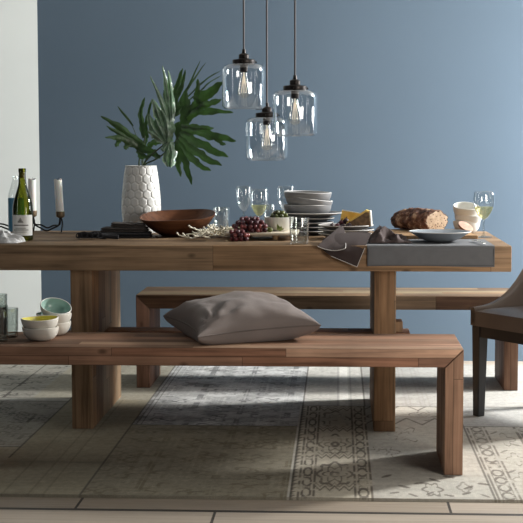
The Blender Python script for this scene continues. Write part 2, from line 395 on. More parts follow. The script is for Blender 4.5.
# sparse line flowers on the cream patch
R = region(XS[4], XS[5], RY0, .19)
WN = worn(.08, 95, .40, .60)
for cx, cy, rx, ry, k in ((.62,-.05,.05,.11,4), (.80,.0,.05,.10,4), (.70,-.42,.055,.12,6), (.87,-.35,.05,.11,4), (.60,-.75,.05,.12,6)):
    paint(R * WN * line_ring(cx, cy, rx, ry, .07, k, .3), INK, .7); paint(R * WN * line_ring(cx, cy, rx*.4, ry*.4, .16, k, .2), INK, .55)
for cy in (-.22, .10):
    paint(R & (np.abs((Y-cy) - .14*np.abs(((X/.12) % 1)-.5)*2) < .014), INK, .7); paint(R & (np.abs(Y-cy-.17) < .007), INK, .5)
def leafmark(R, cx, cy, ang, l, w, a=.8):
    c, s = math.cos(ang), math.sin(ang); u = (X-cx)*c+(Y-cy)*.45*s; v = -(X-cx)*s+(Y-cy)*.45*c
    paint(R & ((u/l)**2+(v/w)**2 < 1), INK, a)
for k in range(7): leafmark(R, .60+.055*k, -1.22-.05*((k*3) % 4-1.5), (.5,-.4,.2,2.6,-.3,.5,-.2)[k], .021, .0065)
paint(R & line_ring(.75, -1.33, .028, .08, .16, 6, .2), INK, .7); paint(R & line_ring(.86, -1.3, .02, .06, .2, 4, .2), INK, .5)
for k in range(6): leafmark(R, .62+.06*k, -1.38-.03*(k % 2), (.2,-.5,.6,-.2,.4,-.6)[k], .018, .005, .7)
R = region(XS[5], RX1, RY0, -.25)
for cx, cy, rx, ry in ((1.09,-.5,.03,.09), (1.09,-.85,.026,.08), (1.08,-1.18,.03,.09), (1.35,-.6,.06,.15), (1.35,-1.1,.06,.15)):
    paint(R * WN * line_ring(cx, cy, rx, ry, .10, 4, .35), INK, .6); leafmark(R, cx+.03, cy-.1, -.5, .022, .006, .6); leafmark(R, cx-.03, cy+.13, .6, .02, .005, .6)
# pale stripes of the patch behind the table leg
R = region(.70, .86, .19, RY1)
for xx in (.735, .757, .80, .822, .84): paint(R & (np.abs(X-xx) < .004), (.33,.315,.29), .7)
paint(region(.435,.475,.19,RY1), (.66,.645,.60), .8)
for x0 in (.425, .485): paint(region(x0, x0+.006, .19, RY1), (.3,.29,.27), .6)
# seams
for x, y0, y1 in ((XS[0], .33, RY1), (XS[1], RY0+.55, RY1), (XS[2], RY0, RY1), (XS[3], RY0, RY1), (XS[4], .19, RY1), (XS[5], RY0, .19)): seam(x-.004, x+.004, y0, y1)
for x0, x1, y in ((RX0, XS[1], .25), (RX0, XS[1], .33), (RX0, XS[1], -.72), (XS[2], XS[3], -.272), (XS[3], RX1, .19), (XS[5], RX1, -.25)): seam(x0, x1, y-.006, y+.006)
for d in (.018, .036): seam(XS[2]+d-.002, XS[2]+d+.002, -.27, RY1)
for d in (.10, .19, .24): paint(region(XS[1]+d, XS[1]+d+.008, RY0, .3), (.24,.215,.16), .7)
RC *= (.86+.28*fbm(X, Y, .25, 71))[..., None]; RC *= (.9+.2*vnoise(X, Y, .012, .02, 75))[..., None]; RC *= (.93+.14*vnoise(X, Y, .3, .012, 77))[..., None]
paint((Y < RY0+.012), (.2,.18,.14), .6)
Zr = -.001 + .0010*(fbm(X, Y, .03, 81)-.5)
Zr[:, 0] = -.010
co = np.stack([X, Y, Zr], -1).reshape(-1, 3)
me = bpy.data.meshes.new('area_rug'); nvt = nx*ny
me.vertices.add(nvt); me.vertices.foreach_set('co', co.ravel())
I, J = np.meshgrid(np.arange(nx-1), np.arange(ny-1), indexing='ij'); q = (I*ny+J).ravel()
fv = np.stack([q, q+ny, q+ny+1, q+1], -1); nf = len(fv)
me.loops.add(nf*4); me.loops.foreach_set('vertex_index', fv.ravel().astype(np.int32))
me.polygons.add(nf); me.polygons.foreach_set('loop_start', np.arange(0, nf*4, 4, dtype=np.int32))
me.update(calc_edges=True)
ca = me.color_attributes.new('weave', 'FLOAT_COLOR', 'POINT')
ca.data.foreach_set('color', np.concatenate([RC.reshape(-1, 3), np.ones((nvt, 1))], 1).ravel().astype(np.float32))
t = NT('woven patchwork wool'); a = t.n('ShaderNodeAttribute', attribute_name='weave'); tc = t.n('ShaderNodeTexCoord')
nn = t.n('ShaderNodeTexNoise', i_Vector=tc.outputs['Object'], i_Scale=220.0, i_Detail=2.0)
c = t.mix(.5, a.outputs['Color'], t.ramp(nn.outputs[0], [(.3, g(.75)), (.7, g(1.2))]), 'MULTIPLY')
b = t.n('ShaderNodeBsdfPrincipled', i_Base_Color=c, i_Roughness=.95); b.inputs['Specular IOR Level'].default_value = .1
bp = t.n('ShaderNodeBump', i_Strength=.5, i_Distance=.003, i_Height=nn.outputs[0]); t.set(b.inputs['Normal'], bp.outputs[0])
rug = obj('area_rug', me, t.done(b))
tag(rug, 'faded patchwork rug in cream, grey and olive under the table and benches', 'rug')

# ------------------------------------------------------------------ dining table
T = .7654
tb = thing('dining_table', 'long chunky reclaimed wood dining table laid with dishes', 'table', (0,0,RZ))
zt = T-RZ
bm = NB(); box(bm, -1.11, 1.11, -.4715, .4715, zt-.1025, zt, .004); obj('tabletop', bm, W_TABLE, tb)
for s in (-1, 1):
    x0, x1 = (-.6636, -.576) if s < 0 else (.5737, .6613)
    bm = NB(); box(bm, x0, x1, -.374, .377, 0, zt-.1027, .003); obj('leg', bm, W_LEG, tb)
bm = NB(); box(bm, -.735, .735, -.075, .075, .31, .365, .003); obj('stretcher', bm, W_BEN, tb)
for x in (-.683, .683):
    bm = NB(); box(bm, x-.021, x+.021, -.05, .05, .3655, .41, .003); obj('tusk_tenon', bm, W_LEG, tb)

# ------------------------------------------------------------------ benches
def bench(label, x0, x1, y0, D, H, th, ms, ml):
    r = thing('wooden_bench', label, 'bench', ((x0+x1)/2, y0+D/2, RZ))
    h = (x1-x0)/2; H -= RZ; e = .0008
    bm = NB(); prism(bm, [(-h, H), (h, H), (h-th, H-th), (-h+th, H-th)], -D/2, D/2, .0025); obj('seat', bm, ms, r)
    for s in (-1, 1):
        bm = NB(); prism(bm, [(s*h, 0), (s*h, H-e*2), (s*(h-th), H-th-e*2), (s*(h-th), 0)], -D/2, D/2, .0025); obj('leg', bm, ml, r)
    return r
BZ = .4486
bench('front wooden waterfall bench holding the cushion and small bowls', -.949, .869, -1.123, .399, BZ, .0655, W_BEN, W_BENL)
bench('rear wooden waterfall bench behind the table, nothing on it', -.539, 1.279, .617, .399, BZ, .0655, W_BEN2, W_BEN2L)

# ------------------------------------------------------------------ cushion
pc = Vector((.060, -.805, BZ))
pr = math.radians(22)
pl = thing('throw_cushion', 'plump taupe square cushion lying on the front bench', 'cushion', pc, pr)
def pillow_pt(u, v, top):
    a = .216
    k = 1-.085*(1-abs(u)**2)*abs(v)**6; k2 = 1-.085*(1-abs(v)**2)*abs(u)**6
    x = u*a*k2*1.0; y = v*a*k*1.0
    x += u*.018*abs(u*v)**3; y += v*.018*abs(u*v)**3
    e = max(0, (1-u**2))**.36*max(0, (1-v**2))**.36
    wr = .012*nz(u*2.2+3, v*2.2, 1.3)+.006*nz(u*6, v*5+2, 4)
    ed = (1-max(abs(u), abs(v)))
    crease = .010*math.sin(9*math.atan2(v+.9, u+.75))*max(0, 1-math.hypot(u+.9, v+.9)/1.2)
    seamz = .058+.011*u+.011*v
    if top: z = seamz + .096*e*(1+.0*u) + (wr+crease)*min(1, ed*5)
    else: z = max(.001, seamz - .08*e**.7)
    return (x, y, z)
for top in (True, False):
    pass
bm = NB()
n = 41
sg = lambda i: math.sin((i/(n-1)*2-1)*PI/2)
gt = [[bm.verts.new(pillow_pt(sg(i), sg(j), True)) for j in range(n)] for i in range(n)]
gb = [[gt[i][j] if i in (0, n-1) or j in (0, n-1) else bm.verts.new(pillow_pt(sg(i), sg(j), False)) for j in range(n)] for i in range(n)]
for i in range(n-1):
    for j in range(n-1):
        bm.faces.new((gt[i][j], gt[i+1][j], gt[i+1][j+1], gt[i][j+1])); bm.faces.new((gb[i][j+1], gb[i+1][j+1], gb[i+1][j], gb[i][j]))
obj('cover', bm, PILLOW, pl, angle=80)
rim = [pillow_pt(sg(i), -1, True) for i in range(n)] + [pillow_pt(1, sg(i), True) for i in range(1, n)] + [pillow_pt(sg(i), 1, True) for i in range(n-2, -1, -1)] + [pillow_pt(-1, sg(i), True) for i in range(n-2, -1, -1)]
bm = NB(); tube(bm, rim, .0028, 6, False); obj('piping', bm, PIPING, pl)

# ------------------------------------------------------------------ chair
ch = thing('dining_chair', 'upholstered taupe leather chair with dark legs at the table end', 'chair', (1.343, -.072, RZ), math.radians(-55.2))
hw = .25
def seat_top(x, y):     # padded
    return .455-RZ + .018*(1-(x/hw)**4)*(1-(y/hw)**4) 
bm = NB()
def shell(u, v):        # seat pad, crowned
    x = (u*2-1)*hw; y = (v*2-1)*hw
    return (x, y, seat_top(x, y))
n = 15
G = [[bm.verts.new(shell(i/(n-1), j/(n-1))) for j in range(n)] for i in range(n)]
for i in range(n-1):
    for j in range(n-1): bm.faces.new((G[i][j], G[i+1][j], G[i+1][j+1], G[i][j+1]))
loop = [G[i][0] for i in range(n)]+[G[n-1][j] for j in range(1, n)]+[G[i][n-1] for i in range(n-2, -1, -1)]+[G[0][j] for j in range(n-2, 0, -1)]
low = [bm.verts.new((v.co.x, v.co.y, .392-RZ)) for v in loop]
for i in range(len(loop)): bm.faces.new((loop[i], low[i], low[(i+1) % len(loop)], loop[(i+1) % len(loop)]))
bm.faces.new(low[::-1])
obj('seat', bm, LEATHER, ch, angle=60)
def wing_h(s): return .468-RZ + .36*(max(0, s)**2.6)      # s: 0 at the front corner, 1 at the back
def swoop(bm):
    # U-shaped shell round both sides and the back
    path = []
    for i in range(14): s = i/13; path.append((-hw, -hw+2*hw*s*.92, s))
    for i in range(1, 8): a = PI - i/8*PI/2; path.append((-hw+.06+.06*math.cos(a), hw-.02+.06*math.sin(a)-.0, 1+.02*i))
    for i in range(0, 9): path.append((-hw+.06+(2*hw-.12)*i/8, hw+.04, 1.16))
    for i in range(1, 8): a = PI/2 - i/8*PI/2; path.append((hw-.06+.06*math.cos(a), hw-.02+.06*math.sin(a), 1.16-.02*i))
    for i in range(14): s = 1-i/13; path.append((hw, -hw+2*hw*s*.92, s))
    pts = [Vector((x, y, 0)) for x, y, s in path]; rows = []
    for i, (x, y, s) in enumerate(path):
        tn = (pts[min(i+1, len(pts)-1)]-pts[max(i-1, 0)]).normalized(); nrm = Vector((tn.y, -tn.x, 0))
        h = wing_h(s); flare = .05*max(0, s)**1.5
        row = []
        for off, z in ((-.0, .40-RZ), (-.0-flare*.2, .455-RZ), (-flare, h-.012), (-flare-.008-.0, h), (-flare+.02, h+.004), (.030-flare, h-.01), (.028, .455-RZ), (.03, .40-RZ)):
            row.append(bm.verts.new(pts[i] + nrm*off + Vector((0,0,z))))
        rows.append(row)
    for A, B in zip(rows, rows[1:]):
        for k in range(len(A)): bm.faces.new((A[k], A[(k+1) % len(A)], B[(k+1) % len(A)], B[k]))
    bm.faces.new(rows[0]); bm.faces.new(rows[-1][::-1])
bm = NB(); swoop(bm); obj('backrest', bm, LEATHER, ch, angle=60)
bm = NB(); e = .012
for b in ((-hw+.008, hw-.008, -hw+.008, -hw+.03), (-hw+.008, hw-.008, hw-.03, hw-.008), (-hw+.008, -hw+.03, -hw+.03, hw-.03), (hw-.03, hw-.008, -hw+.03, hw-.03)):
    box(bm, *b, .345-RZ, .3915-RZ)
obj('apron', bm, ESPRESSO, ch)
for sx in (-1, 1):
    for sy in (-1, 1):
        bm = NB(); w0, w1 = .050, .036
        cx, cy = sx*(hw-.004-w0/2), sy*(hw-.004-w0/2)
        ox = sx*(w0-w1)/2*.2
        a = [bm.verts.new((cx+ox+p*w1/2, cy+q*w1/2+sy*(w0-w1)/2*.2, 0)) for p, q in ((-1,-1), (1,-1), (1,1), (-1,1))]
        b = [bm.verts.new((cx+p*w0/2, cy+q*w0/2, .391-RZ)) for p, q in ((-1,-1), (1,-1), (1,1), (-1,1))]
        bm.faces.new(a[::-1]); bm.faces.new(b)
        for i in range(4): bm.faces.new((a[i], a[(i+1) % 4], b[(i+1) % 4], b[i]))
        bmesh.ops.bevel(bm, geom=bm.edges[:], offset=.002, segments=2, affect='EDGES'); obj('leg', bm, ESPRESSO, ch)

# ------------------------------------------------------------------ pendants
BULBGLASS = glass('amber bulb glass', (.97,.96,.93), (.68,.67,.63), refl=2.5)
FIL = mat('glowing filament', (.8,.72,.6), .5, emit=(1,.88,.72), estr=.5)
def pendant(label, x, y, Yd, R, Hh):
    base = at(x, y, Yd)
    r = thing('pendant_lamp', label, 'lamp', base)
    k = R/.0925
    prof = [(0,.012*k), (.045*k,.010*k), (.068*k,.003*k), (.078*k,.0), (.086*k,.004*k), (.0925*k,.014*k), (.0925*k,Hh-.026*k), (.090*k,Hh-.014*k), (.083*k,Hh-.005*k), (.070*k,Hh), (.046*k,Hh+.001)]
    bm = NB(); lathe(bm, prof, 56); obj('shade', bm, GLASS_JAR, r, angle=60)
    bm = NB(); lathe(bm, [(0,Hh-.002), (.047*k,Hh-.002), (.049*k,Hh+.002), (.049*k,Hh+.016*k), (.046*k,Hh+.019*k), (.026*k,Hh+.021*k), (.022*k,Hh+.024*k), (.022*k,Hh+.038*k), (.019*k,Hh+.042*k), (.009*k,Hh+.046*k), (.007*k,Hh+.062*k), (0,Hh+.063*k)], 32)
    cap = obj('cap', bm, BRONZE, r)
    for i in range(3):
        a = i*2*PI/3+.4; bm = NB(); tube(bm, [(.049*k*math.cos(a), .049*k*math.sin(a), Hh+.009), (.057*k*math.cos(a), .057*k*math.sin(a), Hh+.009)], .004, 8); obj('thumbscrew', bm, BRONZE, cap)
    bm = NB(); lathe(bm, [(0,Hh-.002), (.017,Hh-.002), (.017,Hh-.03), (.013,Hh-.034), (0,Hh-.034)], 24); obj('socket', bm, BRONZE, r)
    zb = Hh-.034
    bm = NB(); lathe(bm, [(.012,zb), (.014,zb-.012), (.019,zb-.035), (.025,zb-.066), (.0275,zb-.082), (.026,zb-.094), (.019,zb-.104), (.008,zb-.109), (0,zb-.110)], 28); bl = obj('bulb', bm, BULBGLASS, r, angle=60)
    bm = NB()
    tube(bm, [(0,0,zb), (0,0,zb-.05)], .003, 6)
    for i in range(6):
        a, b_ = i*PI/3, (i+.5)*PI/3
        tube(bm, [(.005*math.cos(a), .005*math.sin(a), zb-.018), (.013*math.cos(b_), .013*math.sin(b_), zb-.088)], .0009, 5)
    obj('filament', bm, FIL, bl)
    bm = NB(); tube(bm, [(0,0,Hh+.06*k), (0,0,2.66-base.z)], .0042, 8); obj('cord', bm, mat('grey cord', (.10,.095,.10), .7), r)
    bm = NB(); lathe(bm, [(0,2.655-base.z), (.05,2.655-base.z), (.06,2.665-base.z), (.06,2.699-base.z), (0,2.699-base.z)], 32); obj('ceiling_canopy', bm, BRONZE, r)
pendant('clear glass jar pendant lamp nearest the leaves, highest of the three', 244, 109.5, -.02, .0925, .192)
pendant('clear glass jar pendant lamp hanging farthest from the leaves', 295, 136.5, -.12, .0935, .192)
pendant('clear glass jar pendant lamp in the middle, lowest of the three', 267, 160.5, .12, .0935, .188)

# ------------------------------------------------------------------ vase and leaves
vp = at(141.5, 232, .35); vx, vy = vp.x, .35
va = thing('vase', 'tall white ceramic vase with honeycomb relief holding the leaves', 'vase', (vx, vy, T))
HV = .305
prof = [(.074,0), (.083,.03), (.089,.08), (.0905,.12), (.088,.17), (.083,.22), (.077,.27), (.0725,.295), (.0715,HV)]
def vr(z):
    for (a, za), (b, zb) in zip(prof, prof[1:]):
        if z <= zb: 
            k = (z-za)/(zb-za); k = k; return a+(b-a)*k
    return prof[-1][0]
NH = 14
def hexd(th, z):      # 0 at the edges of a hexagon, 1 in its middle
    s = 2*PI/NH; u = th/s; v = z/.0405; best = 9; second = 9
    ru = math.sqrt(3)/2
    for jr in (math.floor(v/ru)-1, math.floor(v/ru), math.floor(v/ru)+1, math.floor(v/ru)+2):
        o = .5*(jr % 2)
        for iu in (math.floor(u-o), math.floor(u-o)+1):
            d = math.hypot(u-o-iu, v-jr*ru)
            if d < best: best, second = d, best
            elif d < second: second = d
    return min(1, (second-best)/.22)
bm = NB(); na, nz_ = 252, 120
rings = []
for j in range(nz_+1):
    z = HV*j/nz_; R0 = vr(z); fade = min(1, z/.006, (HV-z)/.006+.0)
    ring = []
    for i in range(na):
        th = 2*PI*i/na; rr = R0 - .0035*(1-hexd(th, z)*.9)*fade
        ring.append(bm.verts.new((rr*math.cos(th), rr*math.sin(th), z)))
    rings.append(ring)
for dr, z in ((-.004, HV), (-.006, HV-.01), (-.006, HV-.16)):
    rings.append([bm.verts.new(((vr(HV)+dr)*math.cos(2*PI*i/na), (vr(HV)+dr)*math.sin(2*PI*i/na), z)) for i in range(na)])
for A, B in zip(rings, rings[1:]):
    for i in range(na): bm.faces.new((A[i], A[(i+1) % na], B[(i+1) % na], B[i]))
bm.faces.new(rings[0][::-1]); bm.faces.new(rings[-1])
obj('body', bm, mat('white glazed stoneware', (.68,.68,.66), .34, var=.1, scale=25), va, angle=180)
def strip_leaf(bm, pts, width, Yd=None, wav=.12, nseg=22, bend=.25, seed=0, tip=.0):
    """one lobe: pts [(px,py,Y)...] in photo pixels at a depth, width in px"""
    P = spline([at(x, y, Yy) for x, y, Yy in pts], 12); m = len(P)
    rows = []
    for i, p in enumerate(P):
        s = i/(m-1); tn = (P[min(i+1, m-1)]-P[max(i-1, 0)]).normalized()
        side = tn.cross(Vector((0,1,0))).normalized(); nrm = side.cross(tn)
        w = width*.82/215/2 * (max(0., 1-(max(0, s-.5)/.5)**1.7))**.75 * (.62+.38*min(1, s*3)) 
        wl = w*(1+wav*math.sin(s*19+seed)+wav*.5*math.sin(s*41+seed)); wr = w*(1+wav*math.sin(s*16+seed*2+1)+wav*.5*math.sin(s*37+seed))
        row = [p+side*wl+nrm*wl*bend, p+side*wl*.5+nrm*wl*bend*.35, p, p-side*wr*.5+nrm*wr*bend*.35, p-side*wr+nrm*wr*bend]
        rows.append([bm.verts.new(q) for q in row])
    for A, B in zip(rows, rows[1:]):
        for k in range(4): bm.faces.new((A[k], A[k+1], B[k+1], B[k]))
def rib(bm, pts, r0, r1):
    P = spline([at(x, y, Yy) for x, y, Yy in pts], 8); m = len(P)
    tube(bm, P, [(r0+(r1-r0)*i/(m-1)) for i in range(m)], 6)
def q1(x, y): return (140+x/4.02, 60+y/4.02)
def q2(x, y): return (95+x/3.607, 55+y/3.607)
def frond(label, lobes, stem, mt, seed=0, Q=q1):
    r = thing('philodendron_leaf', label, 'leaf', (0,0,0))
    bm = NB(); rr = random.Random(seed)
    for i, (pl_, w) in enumerate(lobes):
        strip_leaf(bm, [Q(x, y)+(d,) for x, y, d in pl_], w*(1.4 if mt is LEAF2 else 1), seed=rr.random()*6, bend=rr.uniform(.1, .35)+(.75 if mt is LEAF2 else 0), wav=.2)
    bl = obj('blade', bm, mt, r, angle=60)
    bm = NB(); rib(bm, [p for p in stem], .0045, .003); obj('stalk', bm, STEM, r)
    return r
y0 = .33
# big split leaf on the right
L = [([(185,250,.28), (192,200,.27), (180,165,.27), (185,120,.28)], 12), ([(190,230,.27), (225,175,.26), (232,130,.25), (232,75,.24)], 8),
     ([(195,235,.27), (235,180,.25), (280,130,.23), (335,88,.21)], 13), ([(200,225,.27), (250,185,.24), (290,172,.22), (328,158,.2)], 8),
     ([(190,240,.26), (220,215,.24), (290,206,.22), (376,211,.19)], 8), ([(165,265,.26), (205,268,.24), (250,272,.22), (298,274,.2)], 6.5),
     ([(165,275,.26), (225,285,.23), (300,305,.2), (387,326,.17)], 11), ([(160,290,.26), (215,322,.23), (290,362,.2), (356,390,.18)], 10),
     ([(155,305,.26), (205,352,.23), (265,395,.2), (330,424,.18)], 9.5), ([(150,320,.26), (190,372,.24), (235,420,.21), (286,445,.2)], 8),
     ([(150,330,.26), (170,380,.25), (190,440,.23), (208,502,.22)], 8), ([(145,335,.26), (150,380,.26), (155,430,.25), (165,470,.25)], 6.5),
     ([(185,180,.27), (180,240,.262), (160,300,.26), (148,350,.265)], 13), ([(150,250,.262), (165,285,.26), (170,320,.262), (165,360,.27)], 12),
     ([(215,150,.25), (240,165,.245), (262,178,.24), (275,185,.235)], 7), ([(290,300,.21), (310,320,.2), (330,335,.19), (345,340,.185)], 5)]
frond('large dark green split leaf spreading widest toward the lamps', L, [(143,172,.35), (146,164,.345), (158,158,.31), (172,146,.27), (180,134,.262)], LEAF, 3)
# spiky upright leaf behind it
L = [([(128,225,.38), (135,160,.39), (152,95,.4), (172,32,.41)], 7), ([(132,215,.38), (160,165,.39), (200,95,.4), (243,0,.42)], 3), ([(150,180,.39), (190,120,.4), (225,65,.41), (266,8,.42)], 2.2),
     ([(120,225,.38), (122,170,.39), (118,110,.4), (98,92,.41)], 4), ([(138,200,.38), (150,150,.39), (172,90,.4), (182,38,.41)], 5), ([(150,190,.39), (220,120,.4), (270,75,.41), (326,42,.42)], 2), ([(150,200,.39), (230,135,.4), (280,90,.41), (328,62,.42)], 1.8),
     ([(122,235,.38), (140,215,.38), (165,190,.385), (190,160,.39)], 8), ([(118,225,.38), (112,190,.385), (100,150,.39), (95,120,.395)], 4)]
frond('upright spiky green leaf with long thin tips above the vase', L, [(143,173,.36), (146,160,.37), (155,140,.38), (170,118,.38)], LEAF, 5)
# glossy curled leaf in the middle
L = [([(105,330,.25), (90,270,.24), (70,210,.24), (48,155,.25)], 9), ([(110,320,.25), (110,260,.24), (95,190,.24), (40,62,.26)], 5), ([(112,310,.25), (122,240,.24), (112,150,.25), (90,20,.27)], 5.5), ([(115,305,.25), (128,220,.24), (125,130,.25), (112,38,.27)], 4.5),
     ([(100,335,.25), (70,300,.24), (45,260,.24), (35,215,.25)], 8), ([(98,335,.25), (75,315,.24), (50,295,.24), (30,285,.25)], 7), ([(118,330,.25), (112,360,.24), (105,400,.24), (112,430,.235)], 7), ([(120,330,.25), (128,370,.24), (125,410,.235), (122,432,.23)], 7),
     ([(110,330,.245), (112,290,.235), (105,240,.235), (85,200,.24)], 11), ([(100,320,.245), (90,295,.235), (75,265,.235), (62,235,.24)], 9), ([(118,325,.25), (100,350,.245), (95,362,.24), (98,368,.24)], 5)]
frond('glossy pale green curled leaf in the middle of the bunch', L, [(142,172,.345), (145,162,.33), (155,152,.29), (167,142,.25)], LEAF2, 8)
# left leaf
L = [([(185,335,.33), (140,300,.32), (80,255,.3), (20,220,.28)], 8), ([(180,340,.33), (140,315,.32), (90,285,.3), (40,255,.28)], 6), ([(175,350,.33), (130,320,.31), (85,300,.29), (35,297,.27)], 7), ([(130,320,.31), (115,328,.305), (108,335,.3), (104,338,.3)], 6), ([(95,300,.295), (82,318,.29), (76,326,.285), (72,330,.285)], 5),
     ([(175,335,.33), (195,345,.32), (215,358,.31), (236,372,.3)], 9), ([(170,340,.33), (160,350,.32), (172,365,.315), (200,368,.31)], 8), ([(190,330,.33), (205,318,.32), (222,315,.31), (240,318,.3)], 7), ([(150,330,.32), (165,335,.318), (180,342,.315), (200,350,.31)], 9)]
frond('low split leaf reaching out opposite the lamps', L, [(140,172,.34), (139,163,.335), (141,154,.33), (146,149,.33)], LEAF, 13, q2)
# narrow dark leaves standing up in the middle back
L = [([(175,300,.42), (168,255,.43), (165,200,.44), (180,152,.44)], 6), ([(190,300,.42), (185,250,.43), (195,200,.44), (205,160,.44)], 4), ([(178,330,.41), (182,300,.42), (178,260,.43), (172,230,.44)], 5)]
frond('narrow dark leaf standing upright at the back of the vase', L, [(142,172,.37), (143,162,.39), (144,150,.41), (145,136,.42)], LEAF, 17, q2)
r = thing('budding_twig', 'thin bare twig with two buds leaning out above the low leaf', 'twig', (0,0,0))
bm = NB(); rib(bm, [(143,172,.37), (141,158,.38), (137,138,.4), (129,120,.41), (118,107,.42)], .0022, .0015); obj('stalk', bm, STEM, r)
bm = NB(); strip_leaf(bm, [(133,126,.4), (128,119,.41), (122,112,.415), (117.5,106,.42)], 3, wav=.02, bend=.4); obj('bud', bm, LEAF, r)

# ------------------------------------------------------------------ wooden bowl
def wob(amp, k=3, ph=0):
    return lambda co, a, r, z: Vector((co.x*(1+amp*math.sin(k*a+ph)), co.y*(1+amp*math.cos((k-1)*a+ph)), co.z))
RB = .167; HB = .092
def bfn(co, a, r, z):
    s = max(0, z/HB); return Vector((co.x, co.y, z + s*s*(.018*math.sin(a) + .006*math.cos(a) + .003*math.sin(3*a))))
prof = [(0,0), (.055,0), (.072,.003), (.105,.022), (.135,.048), (.156,.074), (.166,HB-.004), (.167,HB), (.163,HB+.001), (.150,.076), (.128,.050), (.098,.026), (.06,.011), (0,.009)]
bm = NB(); lathe(bm, prof, 64, fn=bfn)
WB = wood('turned reddish bowl wood', 'X', [(.135,.055,.027), (.16,.066,.033)], L=5, wa=5, wb=5, oa=.3, ob=.3, dark=.6, rough=.45, seam=0)
o = obj('wooden_bowl', bm, WB, angle=60, loc=(-.276, .10, T)); tag(o, 'wide shallow reddish-brown wooden bowl in front of the vase', 'bowl')

# ------------------------------------------------------------------ glasses
def tumbler(label, x, y, r, h, z=T, m=GLASS, base=.008, taper=.94, cat='glass'):
    t_ = thing('glass_tumbler', label, cat, (x, y, z))
    bm = NB(); lathe(bm, [(0,.0), (r*taper*.9,.0), (r*taper,.003), (r,h), (r-.0015,h+.0008), (r-.003,h), (r*taper-.003,base+.004), (r*taper*.8,base), (0,base)], 40)
    obj('wall', bm, m, t_, angle=50); return t_
def gx_(px, Yd, z=T): return at(px, 240, Yd).x
tumbler('clear glass tumbler standing between the wooden bowl and the wine glasses', gx_(221.5,.40), .40, .039, .112)
tumbler('clear glass tumbler at the front table edge before the plates', gx_(299.2,-.385), -.385, .0405, .106)
tumbler('narrow clear tumbler behind the bowl of olives', gx_(269.3,.47), .47, .029, .122)
WINE = mat('white wine', (.62,.60,.24), .08, var=.02); 
t = NT('pale white wine'); tr = t.n('ShaderNodeBsdfTransparent', i_Color=(.95,.94,.76,1)); gl = t.n('ShaderNodeBsdfDiffuse', i_Color=(.72,.71,.45,1)); mx = t.n('ShaderNodeMixShader', i_0=.22); t.set(mx.inputs[1], tr.outputs[0]); t.set(mx.inputs[2], gl.outputs[0]); WINE = t.done(mx)
def wineglass(label, px, Yd, r, bowlh, h, fill=0, seed=0):
    x = gx_(px, Yd)
    w = thing('wine_glass', label, 'wine glass', (x, Yd, T))
    zb = h-bowlh
    bp = [(.0045,zb), (r*.35,zb+bowlh*.06), (r*.62,zb+bowlh*.19), (r*.86,zb+bowlh*.38), (r*.985,zb+bowlh*.58), (r,zb+bowlh*.72), (r*.97,zb+bowlh*.9), (r*.94,h)]
    bm = NB(); lathe(bm, bp + [(r*.93,h+.0006), (r*.92,h)], 40); obj('bowl', bm, GLASS, w, angle=60)
    bm = NB(); lathe(bm, [(.006,zb+.002), (.0045,zb-.006), (.0036,zb*.55), (.0045,.012), (.010,.006), (r*.5,.0035), (r*.8,.002), (r*.82,.0005), (0,.0003)], 32); obj('stem', bm, GLASS_ST, w, angle=60)
    if fill:
        zf = zb+bowlh*fill; pr_ = [(0,zb+.002)]+[(a-.0018, b+.001) for a, b in bp[1:] if b < zf-.003]
        for (a, za), (b, z2) in zip(bp, bp[1:]):
            if za <= zf <= z2: pr_.append((a+(b-a)*(zf-za)/(z2-za)-.0018, zf))
        pr_.append((0, zf)); bm = NB(); lathe(bm, pr_, 36); obj('wine', bm, WINE, w)
GLASS_ST = glass('clear glass stem', (.86,.89,.89), (.45,.5,.5), refl=1.2)
wineglass('empty wine glass behind the red grapes', 244, .47, .0375, .118, .207)
wineglass('half full white wine glass behind the red grapes', 259.2, .38, .0445, .125, .196, .42)
wineglass('empty wine glass partly hidden behind the grey bowls', 286, .42, .042, .12, .208)
wineglass('white wine glass standing alone near the table end', 483.5, .05, .0455, .120, .196, .46)

# ------------------------------------------------------------------ wine bottle, blue bottle
t = NT('olive green bottle glass'); lw = t.n('ShaderNodeLayerWeight', i_Blend=.5)
tr = t.n('ShaderNodeBsdfTransparent', i_Color=t.mix(lw.outputs['Facing'], (.60,.62,.16), (.12,.13,.02))); gl = t.n('ShaderNodeBsdfGlossy', i_Roughness=.03); fr = t.n('ShaderNodeFresnel', i_IOR=1.5)
df = t.n('ShaderNodeBsdfDiffuse', i_Color=(.05,.06,.015,1)); m1 = t.n('ShaderNodeMixShader', i_0=.3); t.set(m1.inputs[1], tr.outputs[0]); t.set(m1.inputs[2], df.outputs[0])
mx = t.n('ShaderNodeMixShader'); t.set(mx.inputs[0], fr.outputs[0]); t.set(mx.inputs[1], m1.outputs[0]); t.set(mx.inputs[2], gl.outputs[0]); BOTTLE = t.done(mx)
LABELP = mat('cream paper label', (.74,.73,.70), .7, var=.03); PRINT = mat('grey printing', (.16,.15,.14), .8)
bx0 = at(23.2, 240, -.20).x
wb = thing('wine_bottle', 'green wine bottle with cream paper label', 'bottle', (bx0, -.20, T))
bm = NB(); lathe(bm, [(0,.012), (.025,.004), (.036,0), (.041,.004), (.0425,.012), (.0425,.125), (.041,.148), (.036,.172), (.027,.200), (.0185,.228), (.0150,.248), (.0142,.285), (.0158,.286), (.0158,.298), (.0145,.302), (.0105,.302), (.0105,.285)], 48); obj('bottle_glass', bm, BOTTLE, wb, angle=50)
bm = NB(); lathe(bm, [(0,.262), (.0098,.262), (.0098,.300), (0,.300)], 20); obj('cork', bm, mat('cork', (.5,.34,.2), .8), wb)
